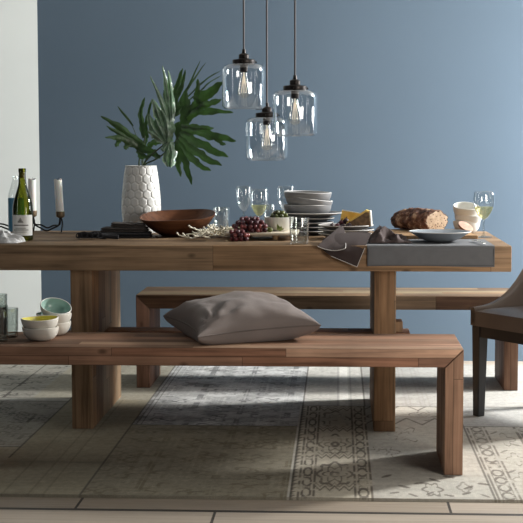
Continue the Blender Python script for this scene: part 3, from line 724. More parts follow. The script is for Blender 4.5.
def curved(bm, R, a0, a1, z0, z1, n=16):
    lo = [bm.verts.new((R*math.cos(a0+(a1-a0)*i/n), R*math.sin(a0+(a1-a0)*i/n), z0)) for i in range(n+1)]
    hi = [bm.verts.new((v.co.x, v.co.y, z1)) for v in lo]
    for i in range(n): bm.faces.new((lo[i], lo[i+1], hi[i+1], hi[i]))
bm = NB(); curved(bm, .0429, -PI/2-1.35, -PI/2+1.35, .022, .108, 28); lab = obj('label', bm, LABELP, wb)
bm = NB()
for z, a, h in ((.063,.78,.0045), (.052,.55,.0022), (.047,.8,.0018), (.042,.8,.0018), (.036,.6,.0018)): curved(bm, .0432, -PI/2-a-.02, -PI/2+a-.02, z, z+h)
for k in range(5): curved(bm, .0432, -PI/2-.28+.1*k, -PI/2-.2+.1*k, .078, .084+.006*(2-abs(k-2)))
curved(bm, .0432, -PI/2-.3, -PI/2+.28, .0765, .0785)
obj('label_print', bm, PRINT, lab)
bb = thing('water_bottle', 'clear bottle with blue label behind the green wine bottle', 'bottle', (at(16.5,232,.13).x, .13, T))
bm = NB(); lathe(bm, [(0,.006), (.030,.0), (.035,.006), (.035,.165), (.033,.185), (.020,.225), (.0135,.245), (.0135,.262), (.012,.262), (.012,.245)], 40); obj('bottle_glass', bm, GLASS, bb, angle=50)
bm = NB(); curved(bm, .0353, -PI, PI, .018, .165, 40); obj('label', bm, mat('blue label', (.08,.26,.42), .4), bb)

# ------------------------------------------------------------------ candle holder, candles
cups = [at(-10, 214, .47), at(32.5, 213, .40), at(60.3, 214, .33)]
cb = thing('candelabra', 'black wire candle holder with curved arms behind the wine bottle', 'candle holder', (cups[1].x, .40, T))
O = Vector((cups[1].x, .40, T))
for i, c in enumerate(cups):
    p = Vector((c.x, (.47,.40,.33)[i], .838)) - O
    cups[i] = p
    bm = NB(); lathe(bm, [(0,-.006), (.010,-.006), (.019,0), (.0205,.004), (.0205,.024), (.0190,.024), (.0188,.004), (0,.003)], 24, c=p); obj('candle_cup', bm, mat('aged brass', (.22,.16,.10), .45, .7), cb)
    bm = NB(); tube(bm, spline([p+Vector((.004,0,-.005)), p+Vector((.010,-.004,-.03)), p+Vector((.006,-.008,-.0660)), p+Vector((.004,-.008,-.0685))], 5), .0034, 8); obj('foot', bm, BLACK, cb)
for a, b in ((0, 1), (1, 2)):
    for d in (0, 1):
        A, B = cups[a], cups[b]; low = .006 - (T-T) + .012*d
        mid = (A+B)/2; mid.z = low
        pts = [A+Vector((.002,d*.012,-.006)), A.lerp(B, .06)+Vector((0,d*.014,-.038)), A.lerp(B, .28)+Vector((0,d*.02,0)), mid+Vector((0,d*.022,0)), A.lerp(B, .72)+Vector((0,d*.02,0)), A.lerp(B, .94)+Vector((0,d*.014,-.038)), B+Vector((-.002,d*.012,-.006))]
        pts[2].z = low+.012; pts[4].z = low+.012
        bm = NB(); tube(bm, spline(pts, 8), .0038, 8); obj('arm', bm, BLACK, cb)
for i, (lb, tl) in ((1, ('white candle in the holder, half hidden behind the wine bottle', .0)), (2, ('white candle leaning slightly, clear of the bottles', -.055))):
    c = thing('candle', lb, 'candle', O+cups[i]+Vector((0,0,.0045))); c.rotation_euler = (0, tl, 0)
    bm = NB(); lathe(bm, [(0,0), (.0180,0), (.0180,.160), (.0165,.165), (.013,.161), (0,.160)], 24, fn=lambda co, a, r, z: Vector((co.x, co.y, z+(.004*math.sin(a*2) if z > .155 and r > .01 else 0)))); obj('wax', bm, WAX, c)
    bm = NB(); tube(bm, [(0,0,.159), (.001,0,.167), (.003,0,.172)], .0012, 6); obj('wick', bm, BLACK, c)

# ------------------------------------------------------------------ crumpled paper
def crumple(bm, cx, cy, lx, ly, h, seed, n=46, m=30, pw=1.0, rot=0, f=1., thick=.0012, z=0):
    def fn(u, v):
        a, b = u*2-1, v*2-1
        e = max(0, 1-abs(a)**3)*max(0, 1-abs(b)**3)
        r1 = 1-abs(nz(u*3.2*f+seed, v*2.6*f, seed))*2.6; r2 = 1-abs(nz(u*7*f+seed, v*6*f, seed+5))*2.2
        hh = max(.0, h*e**.7*(.45*max(0, r1)+.12*max(0, r2)+.40*(nz(u*2.2+seed, v*2, 9+seed)+.55)))
        x = a*lx/2*(1+.14*nz(v*3, seed, 1)); y = b*ly/2*(1+.2*nz(u*4, seed, 2)) 
        c, s = math.cos(rot), math.sin(rot)
        return Vector((cx+x*c-y*s+.01*nz(u*9, v*9, seed), cy+x*s+y*c, z+.0015+hh))
    return grid(bm, n, m, fn, thick)
bm = NB(); crumple(bm, 0, 0, .26, .12, .055, 3.3, f=1.2); o = obj('crumpled_paper', bm, PAPER, angle=25, loc=(-1.0, -.33, T)); tag(o, 'crumpled white paper lying before the wine bottle', 'paper')

# ------------------------------------------------------------------ dark napkins beside the vase
def folded(label, m, px0, px1, Yd, dy, z, h, rot, seed, layers=2, tilt=0):
    x0, x1 = gx_(px0, Yd), gx_(px1, Yd); cx = (x0+x1)/2; lx = x1-x0
    r = thing('folded_napkin', label, 'napkin', (cx, Yd, z), rot); r.rotation_euler = (0, tilt, rot)
    th = h/layers
    for k in range(layers):
        bm = NB()
        w, d = lx/2*(1-.02*k), dy/2*(1-.03*k)
        q = [(-w,k*th), (-w-th*.35,k*th+th*.5), (-w,k*th+th*.96), (w,k*th+th*.96), (w+.002,k*th+th*.5), (w,k*th)]
        nn_ = 26
        def fn(u, v):
            a = u*2*w-w; b = v*2*d-d; return a, b
        V = []
        for top in (0, 1):
            V.append([[bm.verts.new((-w+2*w*i/nn_+.004*nz(j*.8, seed+k, 3), -d+2*d*j/10+.004*nz(i*.3, seed, k), k*th+(th*.97 if top else 0)*(1 if 0 < i < nn_ and 0 < j < 10 else .75)+ (.12*th if (not top and (i in (0, nn_) or j in (0, 10))) else 0) + (th*.22*nz(i*.22+seed, j*.4, k) if top else 0))) for j in range(11)] for i in range(nn_+1)])
        for i in range(nn_):
            for j in range(10):
                bm.faces.new((V[1][i][j], V[1][i+1][j], V[1][i+1][j+1], V[1][i][j+1])); bm.faces.new((V[0][i][j+1], V[0][i+1][j+1], V[0][i+1][j], V[0][i][j]))
        for i in range(nn_):
            bm.faces.new((V[0][i][0], V[0][i+1][0], V[1][i+1][0], V[1][i][0])); bm.faces.new((V[1][i][10], V[1][i+1][10], V[0][i+1][10], V[0][i][10]))
        for j in range(10):
            bm.faces.new((V[0][0][j+1], V[0][0][j], V[1][0][j], V[1][0][j+1])); bm.faces.new((V[0][nn_][j], V[0][nn_][j+1], V[1][nn_][j+1], V[1][nn_][j]))
        obj('cloth_fold', bm, m, r, angle=50)
    return r
folded('black folded napkin at the bottom of the pile by the vase', CLOTH_BLK, 88, 151, .02, .15, T, .022, .05, 1)
folded('charcoal brown folded napkin in the middle of the pile', CLOTH_CHAR, 103, 147, .04, .12, T+.0235, .019, -.04, 2)
folded('dark brown folded napkin on top of the pile by the vase', CLOTH_CHAR, 112, 145, .05, .10, T+.0435, .017, .06, 3, tilt=.045)
r = thing('rolled_napkin', 'black rolled napkin with loose looped ties beside the folded pile', 'napkin', (gx_(91,-.10), -.12, T), .1)
bm = NB(); tube(bm, spline([(-.05,.02,.014), (-.02,.012,.017), (.03,.0,.014), (.08,-.005,.011), (.12,-.01,.009)], 6), [.012]*3+[.0135]*8+[.012]*6+[.009]*8, 12); obj('roll', bm, CLOTH_BLK, r)
for k in range(5):
    bm = NB(); a = -.045+.022*k; rr = .012+.003*(k % 2)
    tube(bm, [(a+rr*math.cos(q*PI/6), -.022-.004*math.sin(q), .006+rr*.9+rr*.85*math.sin(q*PI/6)) for q in range(13)], .0026, 6, False); obj('tie_loop', bm, CLOTH_BLK, r)

# ------------------------------------------------------------------ dried white sprigs
SPRIG = mat('bleached dried stems', (.80,.75,.62), .8, var=.12, scale=30)
rs = random.Random(21)
for k in range(13):
    px = 197+3.3*k+rs.uniform(-1.5, 1.5); Yd = -.14+.024*k*rs.uniform(.2, 1.2)-(.02 if k % 2 else 0)
    o3 = Vector((gx_(px, Yd), Yd, T)); ang = rs.uniform(-.6, .6)+(PI if k % 3 == 0 else 0)
    bm = NB()
    d = Vector((math.cos(ang), math.sin(ang), 0)); n_ = Vector((-d.y, d.x, 0)); zl = .006+.009*(k % 4)
    main = [d*(-.06+.02*i)+n_*(.008*math.sin(i*1.3+k))+Vector((0,0,zl+.010*math.sin(i*.8+k)**2)) for i in range(7)]
    tube(bm, spline(main, 4), .0028, 6)
    for i in range(1, 7):
        for s in (-1, 1):
            if rs.random() < .12: continue
            b0 = main[i]; l = rs.uniform(.018, .036); dd = (d*rs.uniform(.4, 1)+n_*s*rs.uniform(.4, 1)+Vector((0,0,rs.uniform(-.1, .65)))).normalized()
            e1 = b0+dd*l*.6; e2 = e1+(dd+Vector((rs.uniform(-.5,.5), rs.uniform(-.5,.5), .25))).normalized()*l*.5
            for q in (e1, e2): q.z = max(.004, q.z)
            tube(bm, [b0, e1, e2], [.0024, .0026, .0034], 6)
            ball(bm, e2, .0048, 1)
    o = obj('dried_sprig', bm, SPRIG, angle=80, loc=o3); tag(o, 'bleached dried flower sprig lying in the heap beside the wooden bowl', 'dried sprig', 'bleached sprigs by the wooden bowl')

# ------------------------------------------------------------------ footed board, olives, grapes
bd = thing('footed_board', 'small pale board on little wooden feet under the olive bowl', 'board', (.105, -.075, T))
bm = NB(); box(bm, -.15, .155, -.13, .13, .022, .033, .004); obj('board_top', bm, mat('pale limed wood', (.66,.58,.46), .6, var=.12, stretch=(2,20,20)), bd)
for sx in (-.06, .06):
    for sy in (-.105, .105):
        bm = NB(); lathe(bm, [(0,0), (.010,0), (.012,.004), (.012,.0215), (0,.0215)], 16, c=(sx, sy, 0)); obj('foot', bm, mat('oak foot', (.36,.24,.13), .6), bd)
ZB = T+.033
def bowl(name, label, x, y, z, R, h, foot, mo, mi=None, rimm=None, wobble=.0, tilt=None, cat='bowl', group=None, thick=.005, seed=0, curve=.85, part_names=('body','inner_glaze','rim')):
    r = thing(name, label, cat, (x, y, z), 0, group)
    if tilt: r.rotation_euler = tilt
    N = 9; out = []; inn = []
    for i in range(N+1):
        s = i/N; rr = foot+(R-foot)*math.sin(s*PI/2)**curve if curve != 1 else foot+(R-foot)*s
        zz = h*(1-math.cos(s*PI/2))**.85 if curve < .9 else h*s**1.4
        out.append((rr, zz))
    inn = [(max(0.001, a-thick), max(thick*1.3, b)) for a, b in out]; 
    f = (lambda co, a, rr, zz: Vector((co.x*(1+wobble*math.sin(2*a+seed)), co.y*(1+wobble*math.cos(3*a+seed)), zz+wobble*h*1.3*math.sin(2*a+1.3*seed)*(zz/h)))) if wobble else None
    bm = NB(); lathe(bm, [(0,0)]+out, 48, fn=f); obj(part_names[0], bm, mo, r, angle=60)
    top = out[-1][1]
    bm = NB(); lathe(bm, [(out[-1][0], top), (out[-1][0]-thick*.25, top+thick*.35), (out[-1][0]-thick*.75, top+thick*.35), (inn[-1][0], top)], 48, fn=f); obj(part_names[2], bm, rimm or mo, r, angle=60)
    bm = NB(); lathe(bm, inn[::-1]+[(0, thick*1.3)], 48, fn=f); obj(part_names[1], bm, mi or mo, r, angle=60)
    return r
ob_x, ob_y = at(279, 230, -.06).x, -.06
bowl('small_bowl', 'small white bowl filled with green olives on the footed board', ob_x, ob_y, ZB, .063, .058, .032, WHITE_CER, thick=.004)
OLIVE = [mat('dark olive', (.055,.062,.02), .3, var=.3, scale=30), mat('green olive', (.13,.15,.035), .3, var=.3, scale=30)]
OL_L = {0: 'dark olive in the heap filling the white bowl', 1: 'green olive in the heap filling the white bowl'}
spots = []
for ring, (rr, nn_, zz) in enumerate(((.046,11,.048), (.029,8,.062), (.0,1,.070), (.017,4,.077))):
    for i in range(nn_):
        a = 2*PI*i/nn_+ring*.4; spots.append((rr*math.cos(a), rr*math.sin(a), zz+rs.uniform(-.002, .004)))
protos = {}
def olive_mesh(k):
    bm = NB(); ball(bm, (0,0,0), .0102, 2, (1,1,1.25)); return bm
for i, (x, y, z) in enumerate(spots):
    k = (i*7 % 5) % 2
    if k not in protos:
        o = obj('olive', olive_mesh(k), OLIVE[k]); protos[k] = o
    else: o = protos[k].copy(); COL.objects.link(o)
    o.location = (ob_x+x, ob_y+y, ZB+z); o.rotation_euler = (rs.uniform(0,3), rs.uniform(0,3), 0); tag(o, OL_L[k], 'olive', ('dark', 'green')[k]+' olives in the white bowl')
# olives and a sprig lying on the board
for i, (px, py_, lb) in enumerate(((266,-.15,'green olive on the board nearest the red grapes'), (270,-.17,'green olive on the board, farthest from the grapes'), (268,-.135,'green olive on the board, behind the other two'))):
    o = protos[1].copy(); COL.objects.link(o); o.location = (gx_(px, py_), py_, ZB+.0106); o.rotation_euler = (1.4,.3,i); tag(o, lb, 'olive', None)
    if 'group' in o: del o['group']
r = thing('herb_sprig', 'small green herb leaves leaning on the olive bowl', 'herb', (gx_(280,-.145), -.145, ZB))
HERB = mat('fresh herb green', (.15,.19,.05), .5, var=.3)
for k in range(5):
    bm = NB(); a = k*1.25; d = Vector((math.cos(a)*.016, math.sin(a)*.010-.002, .012+.009*(k % 3)))
    P = [Vector((0,0,.003)).lerp(d+Vector((0,0,.004)), i/6) for i in range(7)]
    rows = [[bm.verts.new(p+Vector((s*.0075*math.sin(PI*min(1, i/6+.08)), 0, .002*abs(s)))) for s in (-1, 0, 1)] for i, p in enumerate(P)]
    for A, B in zip(rows, rows[1:]):
        for q in range(2): bm.faces.new((A[q], A[q+1], B[q+1], B[q]))
    obj('leaf', bm, HERB, r)
GR = [mat('red grape skin', (.11,.022,.028), .3, var=.5, scale=20), mat('dusky grape skin', (.065,.02,.03), .38, var=.5, scale=20), mat('pink grape skin', (.20,.05,.05), .3, var=.4, scale=20)]
gb_ = thing('grape_bunch', 'bunch of red grapes spilling over the edge of the footed board', 'grapes', (gx_(250,-.16), -.16, T))
bm0 = [NB() for _ in range(3)]; gp = []
for k in range(3): ball(bm0[k], (0,0,0), .0092, 2, (1,1,1.1))
cand = []
gxb = gx_(250, -.16)
rg = random.Random(5)
def ok(p): return all((p-q).length > .0158 for q in cand)
tries = 0
def fits(p): return all((p-q).length > .0165 for q in cand)
for k in range(9000):
    x = rg.uniform(-.074, .066)
    if k < 3500:                       # in front of and beyond the board's edge, resting on the table
        y = rg.uniform(-.085, -.058); lay = rg.choice((0, .016, .030))
        if x > -.005 or lay > .034*(1-(x+.03)/.05): continue
        z = .0098+lay
    else:
        y = rg.uniform(-.042, .055); lay = rg.choice((0, .0158, .0316, .046))
        if lay > .060*max(0, 1-(x/.085)**2)*max(.2, 1-((y-.005)/.09)**2): continue
        z = .0335+.0098+lay
        if gxb+x < -.04: continue
    p = Vector((x, y, z))
    if fits(p): cand.append(p)
    if len(cand) >= 95: break
gm = [None]*3
for i, p in enumerate(cand):
    k = i % 3
    if gm[k] is None: o = obj('grape', bm0[k], GR[k], gb_); gm[k] = o
    else: o = gm[k].copy(); COL.objects.link(o); o.parent = gb_
    o.location = p; o.rotation_euler = (rg.uniform(-.6,.6), rg.uniform(-.6,.6), 0)
bm = NB(); tube(bm, spline([(.05,-.02,.05), (.0,-.01,.075), (-.03,.0,.072), (-.06,.01,.05)], 6), .0022, 6); obj('stem', bm, mat('grape stem', (.16,.11,.05), .7), gb_)

# ------------------------------------------------------------------ plates and bowls
def plate(label, x, y, z, R, h, m, rimm, name='plate', group=None, tilt=None):
    r = thing(name, label, 'plate', (x, y, z), 0, group)
    if tilt: r.rotation_euler = tilt
    bm = NB(); lathe(bm, [(0,.002), (R*.55,.002), (R*.57,0), (R*.6,.0), (R*.62,.003), (R*.82,h*.55), (R,h-.002), (R*1.0,h), (R*.985,h), (R*.8,h*.62+.001), (R*.62,.007), (0,.0065)], 56); obj('plate_body', bm, m, r, angle=40)
    bm = NB(); tube(bm, [(R*.996*math.cos(i*2*PI/64), R*.996*math.sin(i*2*PI/64), h) for i in range(65)], .0017, 6, False); obj('rim', bm, rimm, r)
    return r
sx_, sy_ = gx_(309.5, .20), .20
names = ['bottom plate of the tall stack, slate grey', 'slate plate second from the bottom of the tall stack', 'slate plate third from the bottom of the tall stack', 'slate plate just under the wide plate of the tall stack']
for k in range(4): plate(names[k], sx_+.003*(k % 2), sy_, T+.0005+.0187*k, .106, .019, DARK_CER, RIM_CER, 'salad_plate')
plate('wide dark plate on top of the stack, carrying the grey bowls', sx_+.002, sy_, T+.0005+.0187*4+.003, .143, .021, DARK_CER, RIM_CER, 'dinner_plate')
zb = T+.0005+.0187*4+.003+.008
bx1 = gx_(307.6, .20)
bowl('stoneware_bowl', 'bottom grey bowl of the stack of three on the plates', bx1, .20, zb, .106, .047, .058, GREY_CER, rimm=RIM_CER, thick=.005, curve=.6)
bowl('stoneware_bowl', 'tilted middle grey bowl of the stack of three', bx1+.001, .20, zb+.0295, .1055, .047, .058, GREY_CER, rimm=RIM_CER, thick=.005, curve=.6, tilt=(.01,.13,0))
bowl('stoneware_bowl', 'topmost grey bowl of the stack of three', bx1-.001, .20, zb+.056, .106, .047, .058, GREY_CER, rimm=RIM_CER, thick=.005, curve=.6, tilt=(.01,.03,0))
cx_, cy_ = gx_(345.8, -.06), -.06
CP = mat('taupe stoneware', (.20,.185,.175), .4, var=.08)
plate('taupe plate at the bottom under the cheese plates', cx_-.004, cy_, T+.0005, .112, .022, CP, RIM_CER, 'salad_plate')
plate('taupe plate between two others under the cheese', cx_+.002, cy_, T+.0185, .117, .022, CP, RIM_CER, 'salad_plate')
plate('taupe plate carrying the cheese wedges and dark figs', cx_, cy_, T+.0365, .117, .022, CP, RIM_CER, 'salad_plate')
zc = T+.0365+.0075
CHEESE = mat('golden cheese', (.88,.58,.15), .5, var=.14, scale=30, sss=.15); RIND = mat('brown cheese rind', (.17,.10,.05), .75, var=.5, scale=60, bump=.5, bscale=120); RINDW = mat('white cheese rind', (.82,.78,.70), .7, var=.06)
def wedge(label, x, y, z, rot, l, w, h, tilt, rindm):
    r = thing('cheese_wedge', label, 'cheese', (x, y, z)); r.rotation_euler = (tilt[0], tilt[1], rot)
    n_ = 8; arc = [(l*math.cos(-w/2+w*i/n_), l*math.sin(-w/2+w*i/n_)) for i in range(n_+1)]
    bm = NB(); lo = [bm.verts.new((0,0,0))]+[bm.verts.new((a, b, 0)) for a, b in arc]; hi = [bm.verts.new((0,0,h))]+[bm.verts.new((a, b, h)) for a, b in arc]
    bm.faces.new(lo[::-1]); bm.faces.new(hi)
    for i in range(len(lo)): bm.faces.new((lo[i], lo[(i+1) % len(lo)], hi[(i+1) % len(lo)], hi[i]))
    obj('paste', bm, CHEESE, r)
    bm = NB(); a2 = [(a*1.035, b*1.035) for a, b in arc]
    V = [[bm.verts.new((a, b, z_)) for a, b in q] for q, z_ in ((arc, -.001), (a2, -.001), (a2, h+.001), (arc, h+.001))]
    for A, B in zip(V, V[1:]):
        for i in range(n_): bm.faces.new((A[i], A[i+1], B[i+1], B[i]))
    for A in (0, n_): bm.faces.new([V[k][A] for k in range(4)])
    obj('side_rind', bm, RINDW if rindm else RIND, r)
    bm = NB(); V1 = [bm.verts.new((a*1.0, b*1.0, h+.0005)) for a, b in [(0,0)]+arc]; V2 = [bm.verts.new((a*1.0, b*1.0, h+.004)) for a, b in [(0,0)]+arc]
    bm.faces.new(V1[::-1]); bm.faces.new(V2)
    for i in range(len(V1)): bm.faces.new((V1[i], V1[(i+1) % len(V1)], V2[(i+1) % len(V2)], V2[i]))
    obj('top_rind', bm, RINDW, r)
wedge('golden cheese wedge with pale rind standing behind the other wedge', gx_(339.5,-.03), -.015, zc+.019, math.radians(12), .090, .62, .056, (0,.19,0), True)
# front wedge stands on its edge, brown face to the viewer
def block(label):
    r = thing('cheese_wedge', label, 'cheese', (gx_(360,-.10), -.10, zc+.0065), math.radians(-6)); r.rotation_euler = (0, -.11, math.radians(-6))
    A = [(-.052,.020), (.036,.060), (.047,.058), (.050,0), (-.050,0)]     # outline seen from the front: x, z
    A = [(-.055,.0), (.045,.0), (.047,.066), (.033,.072), (-.055,.026)]
    bm = NB(); prism(bm, A, -.018, .028, .002); obj('paste', bm, CHEESE, r)
    bm = NB(); prism(bm, [(-.053,.001), (.0448,.001), (.0455,.060), (.032,.062), (-.053,.020)], -.0205, -.0182, .0005); obj('front_rind', bm, RIND, r)
    bm = NB(); prism(bm, [(.0455,.0), (.051,.0), (.053,.066), (.0475,.067)], -.019, .028, .001); obj('side_rind', bm, RINDW, r)
block('cheese wedge with speckled brown face and white rind in front')
FIG = [mat('dark purple fig skin', (.03,.012,.02), .45, var=.4, scale=40), mat('plum red fig skin', (.09,.02,.03), .4, var=.4, scale=40)]
for i, (px, Yd, r_, lb, zz) in enumerate(((332,-.10,.012,'dark fig at the outer end of the row on the cheese plate',0), (337.5,-.115,.013,'reddish fig lying between darker ones on the cheese plate',0), (343,-.125,.012,'dark fig in front of the cheese wedges',0), (349,-.135,.015,'largest dark fig leaning against the brown cheese face',.0), (346,-.075,.014,'dark fig piled high between the two cheese wedges',.018), (341.5,-.075,.013,'plum fig behind the row of darker figs',.012))):
    f = thing('fig', lb, 'fig', (gx_(px, Yd), Yd, zc+r_*.95+zz))
    bm = NB(); ball(bm, (0,0,0), r_, 2, (1,1,.95), fn=lambda c, u: c*(1+.1*math.sin(5*u.x+3*u.z))); obj('flesh', bm, FIG[i % 2 if i in (1, 5) else 0], f)
    bm = NB(); tube(bm, [(0,0,r_*.8), (.002,0,r_*1.15), (.005,.001,r_*1.35)], [.003,.002,.0015], 6); obj('stalk', bm, FIG[0], f)

# ------------------------------------------------------------------ placemat, napkins
PX0, PX1 = .543, 1.043; PYF = -.4755
bm = NB()
prof_ = [(-.085, T+.0012), (-.25, T+.0012), (-.40, T+.0014), (-.462, T+.0016), (-.470, T+.001), (-.4745, T-.0035), (PYF, T-.012), (PYF-.0005, T-.04), (PYF-.001, T-.081)]
def fn(u, v):
    k = v*(len(prof_)-1); i = min(len(prof_)-2, int(k)); f = k-i
    y = prof_[i][0]+(prof_[i+1][0]-prof_[i][0])*f; z = prof_[i][1]+(prof_[i+1][1]-prof_[i][1])*f
    x = PX0+(PX1-PX0)*u
    if z < T-.015: y -= .0015+.0012*math.sin(u*23); z += .002*math.sin(u*5)
    return (x, y, z)
grid(bm, 60, 49, fn, -.0022)
pm = thing('placemat', 'slate grey linen placemat hanging over the front table edge', 'placemat', (0,0,0))
obj('cloth', bm, CLOTH_GREY, pm, angle=60)
bm = NB(); tube(bm, [(PX0+.004,PYF-.0045,T-.01), (PX0+.004,PYF-.0052,T-.077), (PX1-.004,PYF-.0052,T-.077), (PX1-.004,PYF-.0045,T-.01)], .0009, 6); obj('hem', bm, mat('dark grey stitching', (.07,.07,.075), .8), pm)
# hanging brown napkin
nk = thing('draped_napkin', 'dark brown napkin with pale stitched hem draped over the table edge', 'napkin', (0,0,0))
def patch(bm, C, nu=24, nv=24, amp=.004, seed=0, sag=0):
    """bicubic-ish patch from a 4x4 net of (px,py,Y)"""
    Pn = [[at(*c) for c in row] for row in C]
    def B(t): return ((1-t)**3, 3*t*(1-t)**2, 3*t*t*(1-t), t**3)
    def fn(u, v):
        bu, bv = B(u), B(v); p = Vector((0,0,0))
        for i in range(4):
            for j in range(4): p += Pn[i][j]*bu[i]*bv[j]
        p.y -= amp*(1+nz(u*4+seed, v*4, seed)); return p
    grid(bm, nu, nv, fn, .0015); return fn
# under layer: falls from the plates over the edge to a point
C1 = [[(324,238,-.40), (338,232,-.34), (352,231,-.32), (371,233,-.33)], [(318,246,-.47), (334,241,-.49), (352,240,-.49), (367,243,-.485)], [(322,250,-.492), (340,253,-.497), (355,250,-.497), (362,254,-.49)], [(331,256,-.494), (340,259.5,-.497), (349,263.5,-.497), (357,266.8,-.492)]]
bm = NB(); f1 = patch(bm, C1, seed=1); obj('cloth', bm, CLOTH_BRN, nk, angle=60)
C2 = [[(341,225.5,-.20), (343,226,-.21), (344,228,-.24), (345,232,-.30)], [(334,231,-.34), (338,233,-.38), (343,237,-.40), (346,241,-.44)], [(325,239,-.44), (332,243,-.485), (340,246,-.49), (346,247,-.49)], [(317.5,246,-.497), (326,250.5,-.502), (335,252,-.503), (345,248.5,-.500)]]
bm = NB(); f2 = patch(bm, C2, seed=2); obj('cloth_fold', bm, CLOTH_BRN, nk, angle=60)
def edge(bm, f, uvs, r=.0013, off=.003):
    tube(bm, [f(u, v)+Vector((0,-off,0)) for u, v in uvs], r, 6)
bm = NB(); N = [i/16 for i in range(17)]
edge(bm, f2, [(1,t_) for t_ in N]); edge(bm, f2, [(t_,1) for t_ in N]); edge(bm, f1, [(1,t_) for t_ in N]); edge(bm, f1, [(t_,1) for t_ in N[6:]])
obj('hem', bm, HEM, nk)
# crumpled napkin on the placemat
bm = NB()
nx0, nx1 = gx_(368.5,-.30), gx_(409.5,-.30)
crumple(bm, 0, 0, nx1-nx0, .17, .088, 7.7, n=60, m=44, f=.75, thick=.0018, rot=0)
o = obj('crumpled_napkin', bm, CLOTH_TAUPE, angle=50, loc=((nx0+nx1)/2, -.30, T+.004)); tag(o, 'crumpled taupe napkin lying on the placemat in front of the bread', 'napkin')

# ------------------------------------------------------------------ shallow grey bowl on placemat, cutlery
gx0 = at(440, 240, -.255).x
r = thing('shallow_bowl', 'blue grey shallow bowl with wide rim on the placemat', 'bowl', (gx0, -.255, T+.0045))
R = .127
bm = NB(); lathe(bm, [(0,.001), (.05,.0), (.06,.002), (.085,.012), (.105,.026), (R-.004,.036), (R,.038), (R-.002,.040), (.104,.032), (.084,.018), (.06,.008), (0,.006)], 64); obj('bowl_body', bm, BLUEGREY_CER, r, angle=50)
bm = NB(); tube(bm, [((R-.001)*math.cos(i*2*PI/72), (R-.001)*math.sin(i*2*PI/72), .0392) for i in range(73)], .0018, 6, False); obj('rim', bm, RIM_CER, r)
def cutlery(name, label, x, y, rot, fork=True):
    r = thing(name, label, 'cutlery', (x, y, T+.0045), rot)
    bm = NB(); prof2 = [(-.095,.0055,.004), (-.07,.0058,.0042), (-.02,.0036,.0048), (.02,.0032,.006), (.038,.0045,.007), (.05,.011,.006), (.062,.0125,.004)]
    rows = [[bm.verts.new((a, s*w, z+dz)) for s, dz in ((-1,0), (1,0), (1,.0018), (-1,.0018))] for a, w, z in prof2]
    for A, B in zip(rows, rows[1:]):
        for k in range(4): bm.faces.new((A[k], A[(k+1) % 4], B[(k+1) % 4], B[k]))
    bm.faces.new(rows[0]); bm.faces.new(rows[-1][::-1]); obj('handle', bm, STEEL, r)
    if fork:
        for k in range(4):
            yy = -.0105+.007*k; bm = NB(); tube(bm, [(.060,yy,.0047), (.078,yy,.003), (.098,yy,.0055)], [.0017,.0015,.0009], 6); obj('tine', bm, STEEL, r)
cutlery('fork', 'silver fork lying on the placemat beside the shallow bowl', .995, -.36, math.radians(96))

# ------------------------------------------------------------------ bread and board
bbd = thing('bread_board', 'flat tan wooden board under the bread loaf', 'board', (.835, .16, T), math.radians(4))
bm = NB(); box(bm, -.20, .165, -.25, .2, .001, .017, .005); obj('board_top', bm, wood('tan maple board', 'X', [(.50,.32,.18), (.46,.29,.16)], L=3, wa=.12, wb=1, ob=.5, seam=.2, rough=.6), bbd)
ZBR = T+.017
t = NT('crusty rye bread'); tc = t.n('ShaderNodeTexCoord'); n1 = t.n('ShaderNodeTexNoise', i_Vector=tc.outputs['Object'], i_Scale=28.0, i_Detail=6.0); n2 = t.n('ShaderNodeTexNoise', i_Vector=tc.outputs['Object'], i_Scale=9.0, i_Detail=3.0)
c = t.ramp(n1.outputs[0], [(.34, (.03,.013,.009)), (.47, (.11,.042,.024)), (.56, (.19,.085,.05)), (.66, (.42,.28,.18))]); c = t.mix(.6, c, t.ramp(n2.outputs[0], [(.35, g(.6)), (.7, g(1.3))]), 'MULTIPLY')
b = t.n('ShaderNodeBsdfPrincipled', i_Base_Color=c, i_Roughness=.8); bp = t.n('ShaderNodeBump', i_Strength=1.0, i_Distance=.012, i_Height=n1.outputs[0]); t.set(b.inputs['Normal'], bp.outputs[0]); CRUST = t.done(b)
t = NT('seeded bread crumb'); tc = t.n('ShaderNodeTexCoord'); vo = t.n('ShaderNodeTexVoronoi', i_Vector=tc.outputs['Object'], i_Scale=95.0); n2 = t.n('ShaderNodeTexNoise', i_Vector=tc.outputs['Object'], i_Scale=40.0, i_Detail=4.0)
c = t.mix(t.ramp(vo.outputs['Distance'], [(.22, g(1)), (.34, g(0))]), t.ramp(n2.outputs[0], [(.3, (.42,.30,.20)), (.7, (.68,.54,.40))]), (.10,.055,.035))
b = t.n('ShaderNodeBsdfPrincipled', i_Base_Color=c, i_Roughness=.85); CRUMB = t.done(b)
br = thing('bread_loaf', 'dark crusty seeded bread loaf with a cut end', 'bread', (gx_(417,.25), .25, ZBR), math.radians(-55))
hl, hwid, hh = .168, .067, .048
def bread_pt(s, a):     # s -1..1 along the loaf, cut at s=.8
    e = (1-min(1, abs(s))**2.6)**.55 if s < 0 else (1-.10*s*s)
    x = s*hl; rr = 1+.14*nz(s*4, math.cos(a)*2, math.sin(a)*2+3)+.11*nz(s*11, math.cos(a)*5, math.sin(a)*5)+.08*nz(s*25, math.cos(a)*11, math.sin(a)*11)
    y = math.cos(a)*hwid*e*rr; z = hh+math.sin(a)*hh*e*rr*1.05 - (1-e)*hh*.55
    if z < .002: z = .002
    return Vector((x, y, z))
bm = NB(); ns, na = 80, 64; cut = .82
rows = [[bm.verts.new(bread_pt(-.995+(cut+.995)*i/ns, 2*PI*k/na)) for k in range(na)] for i in range(ns+1)]
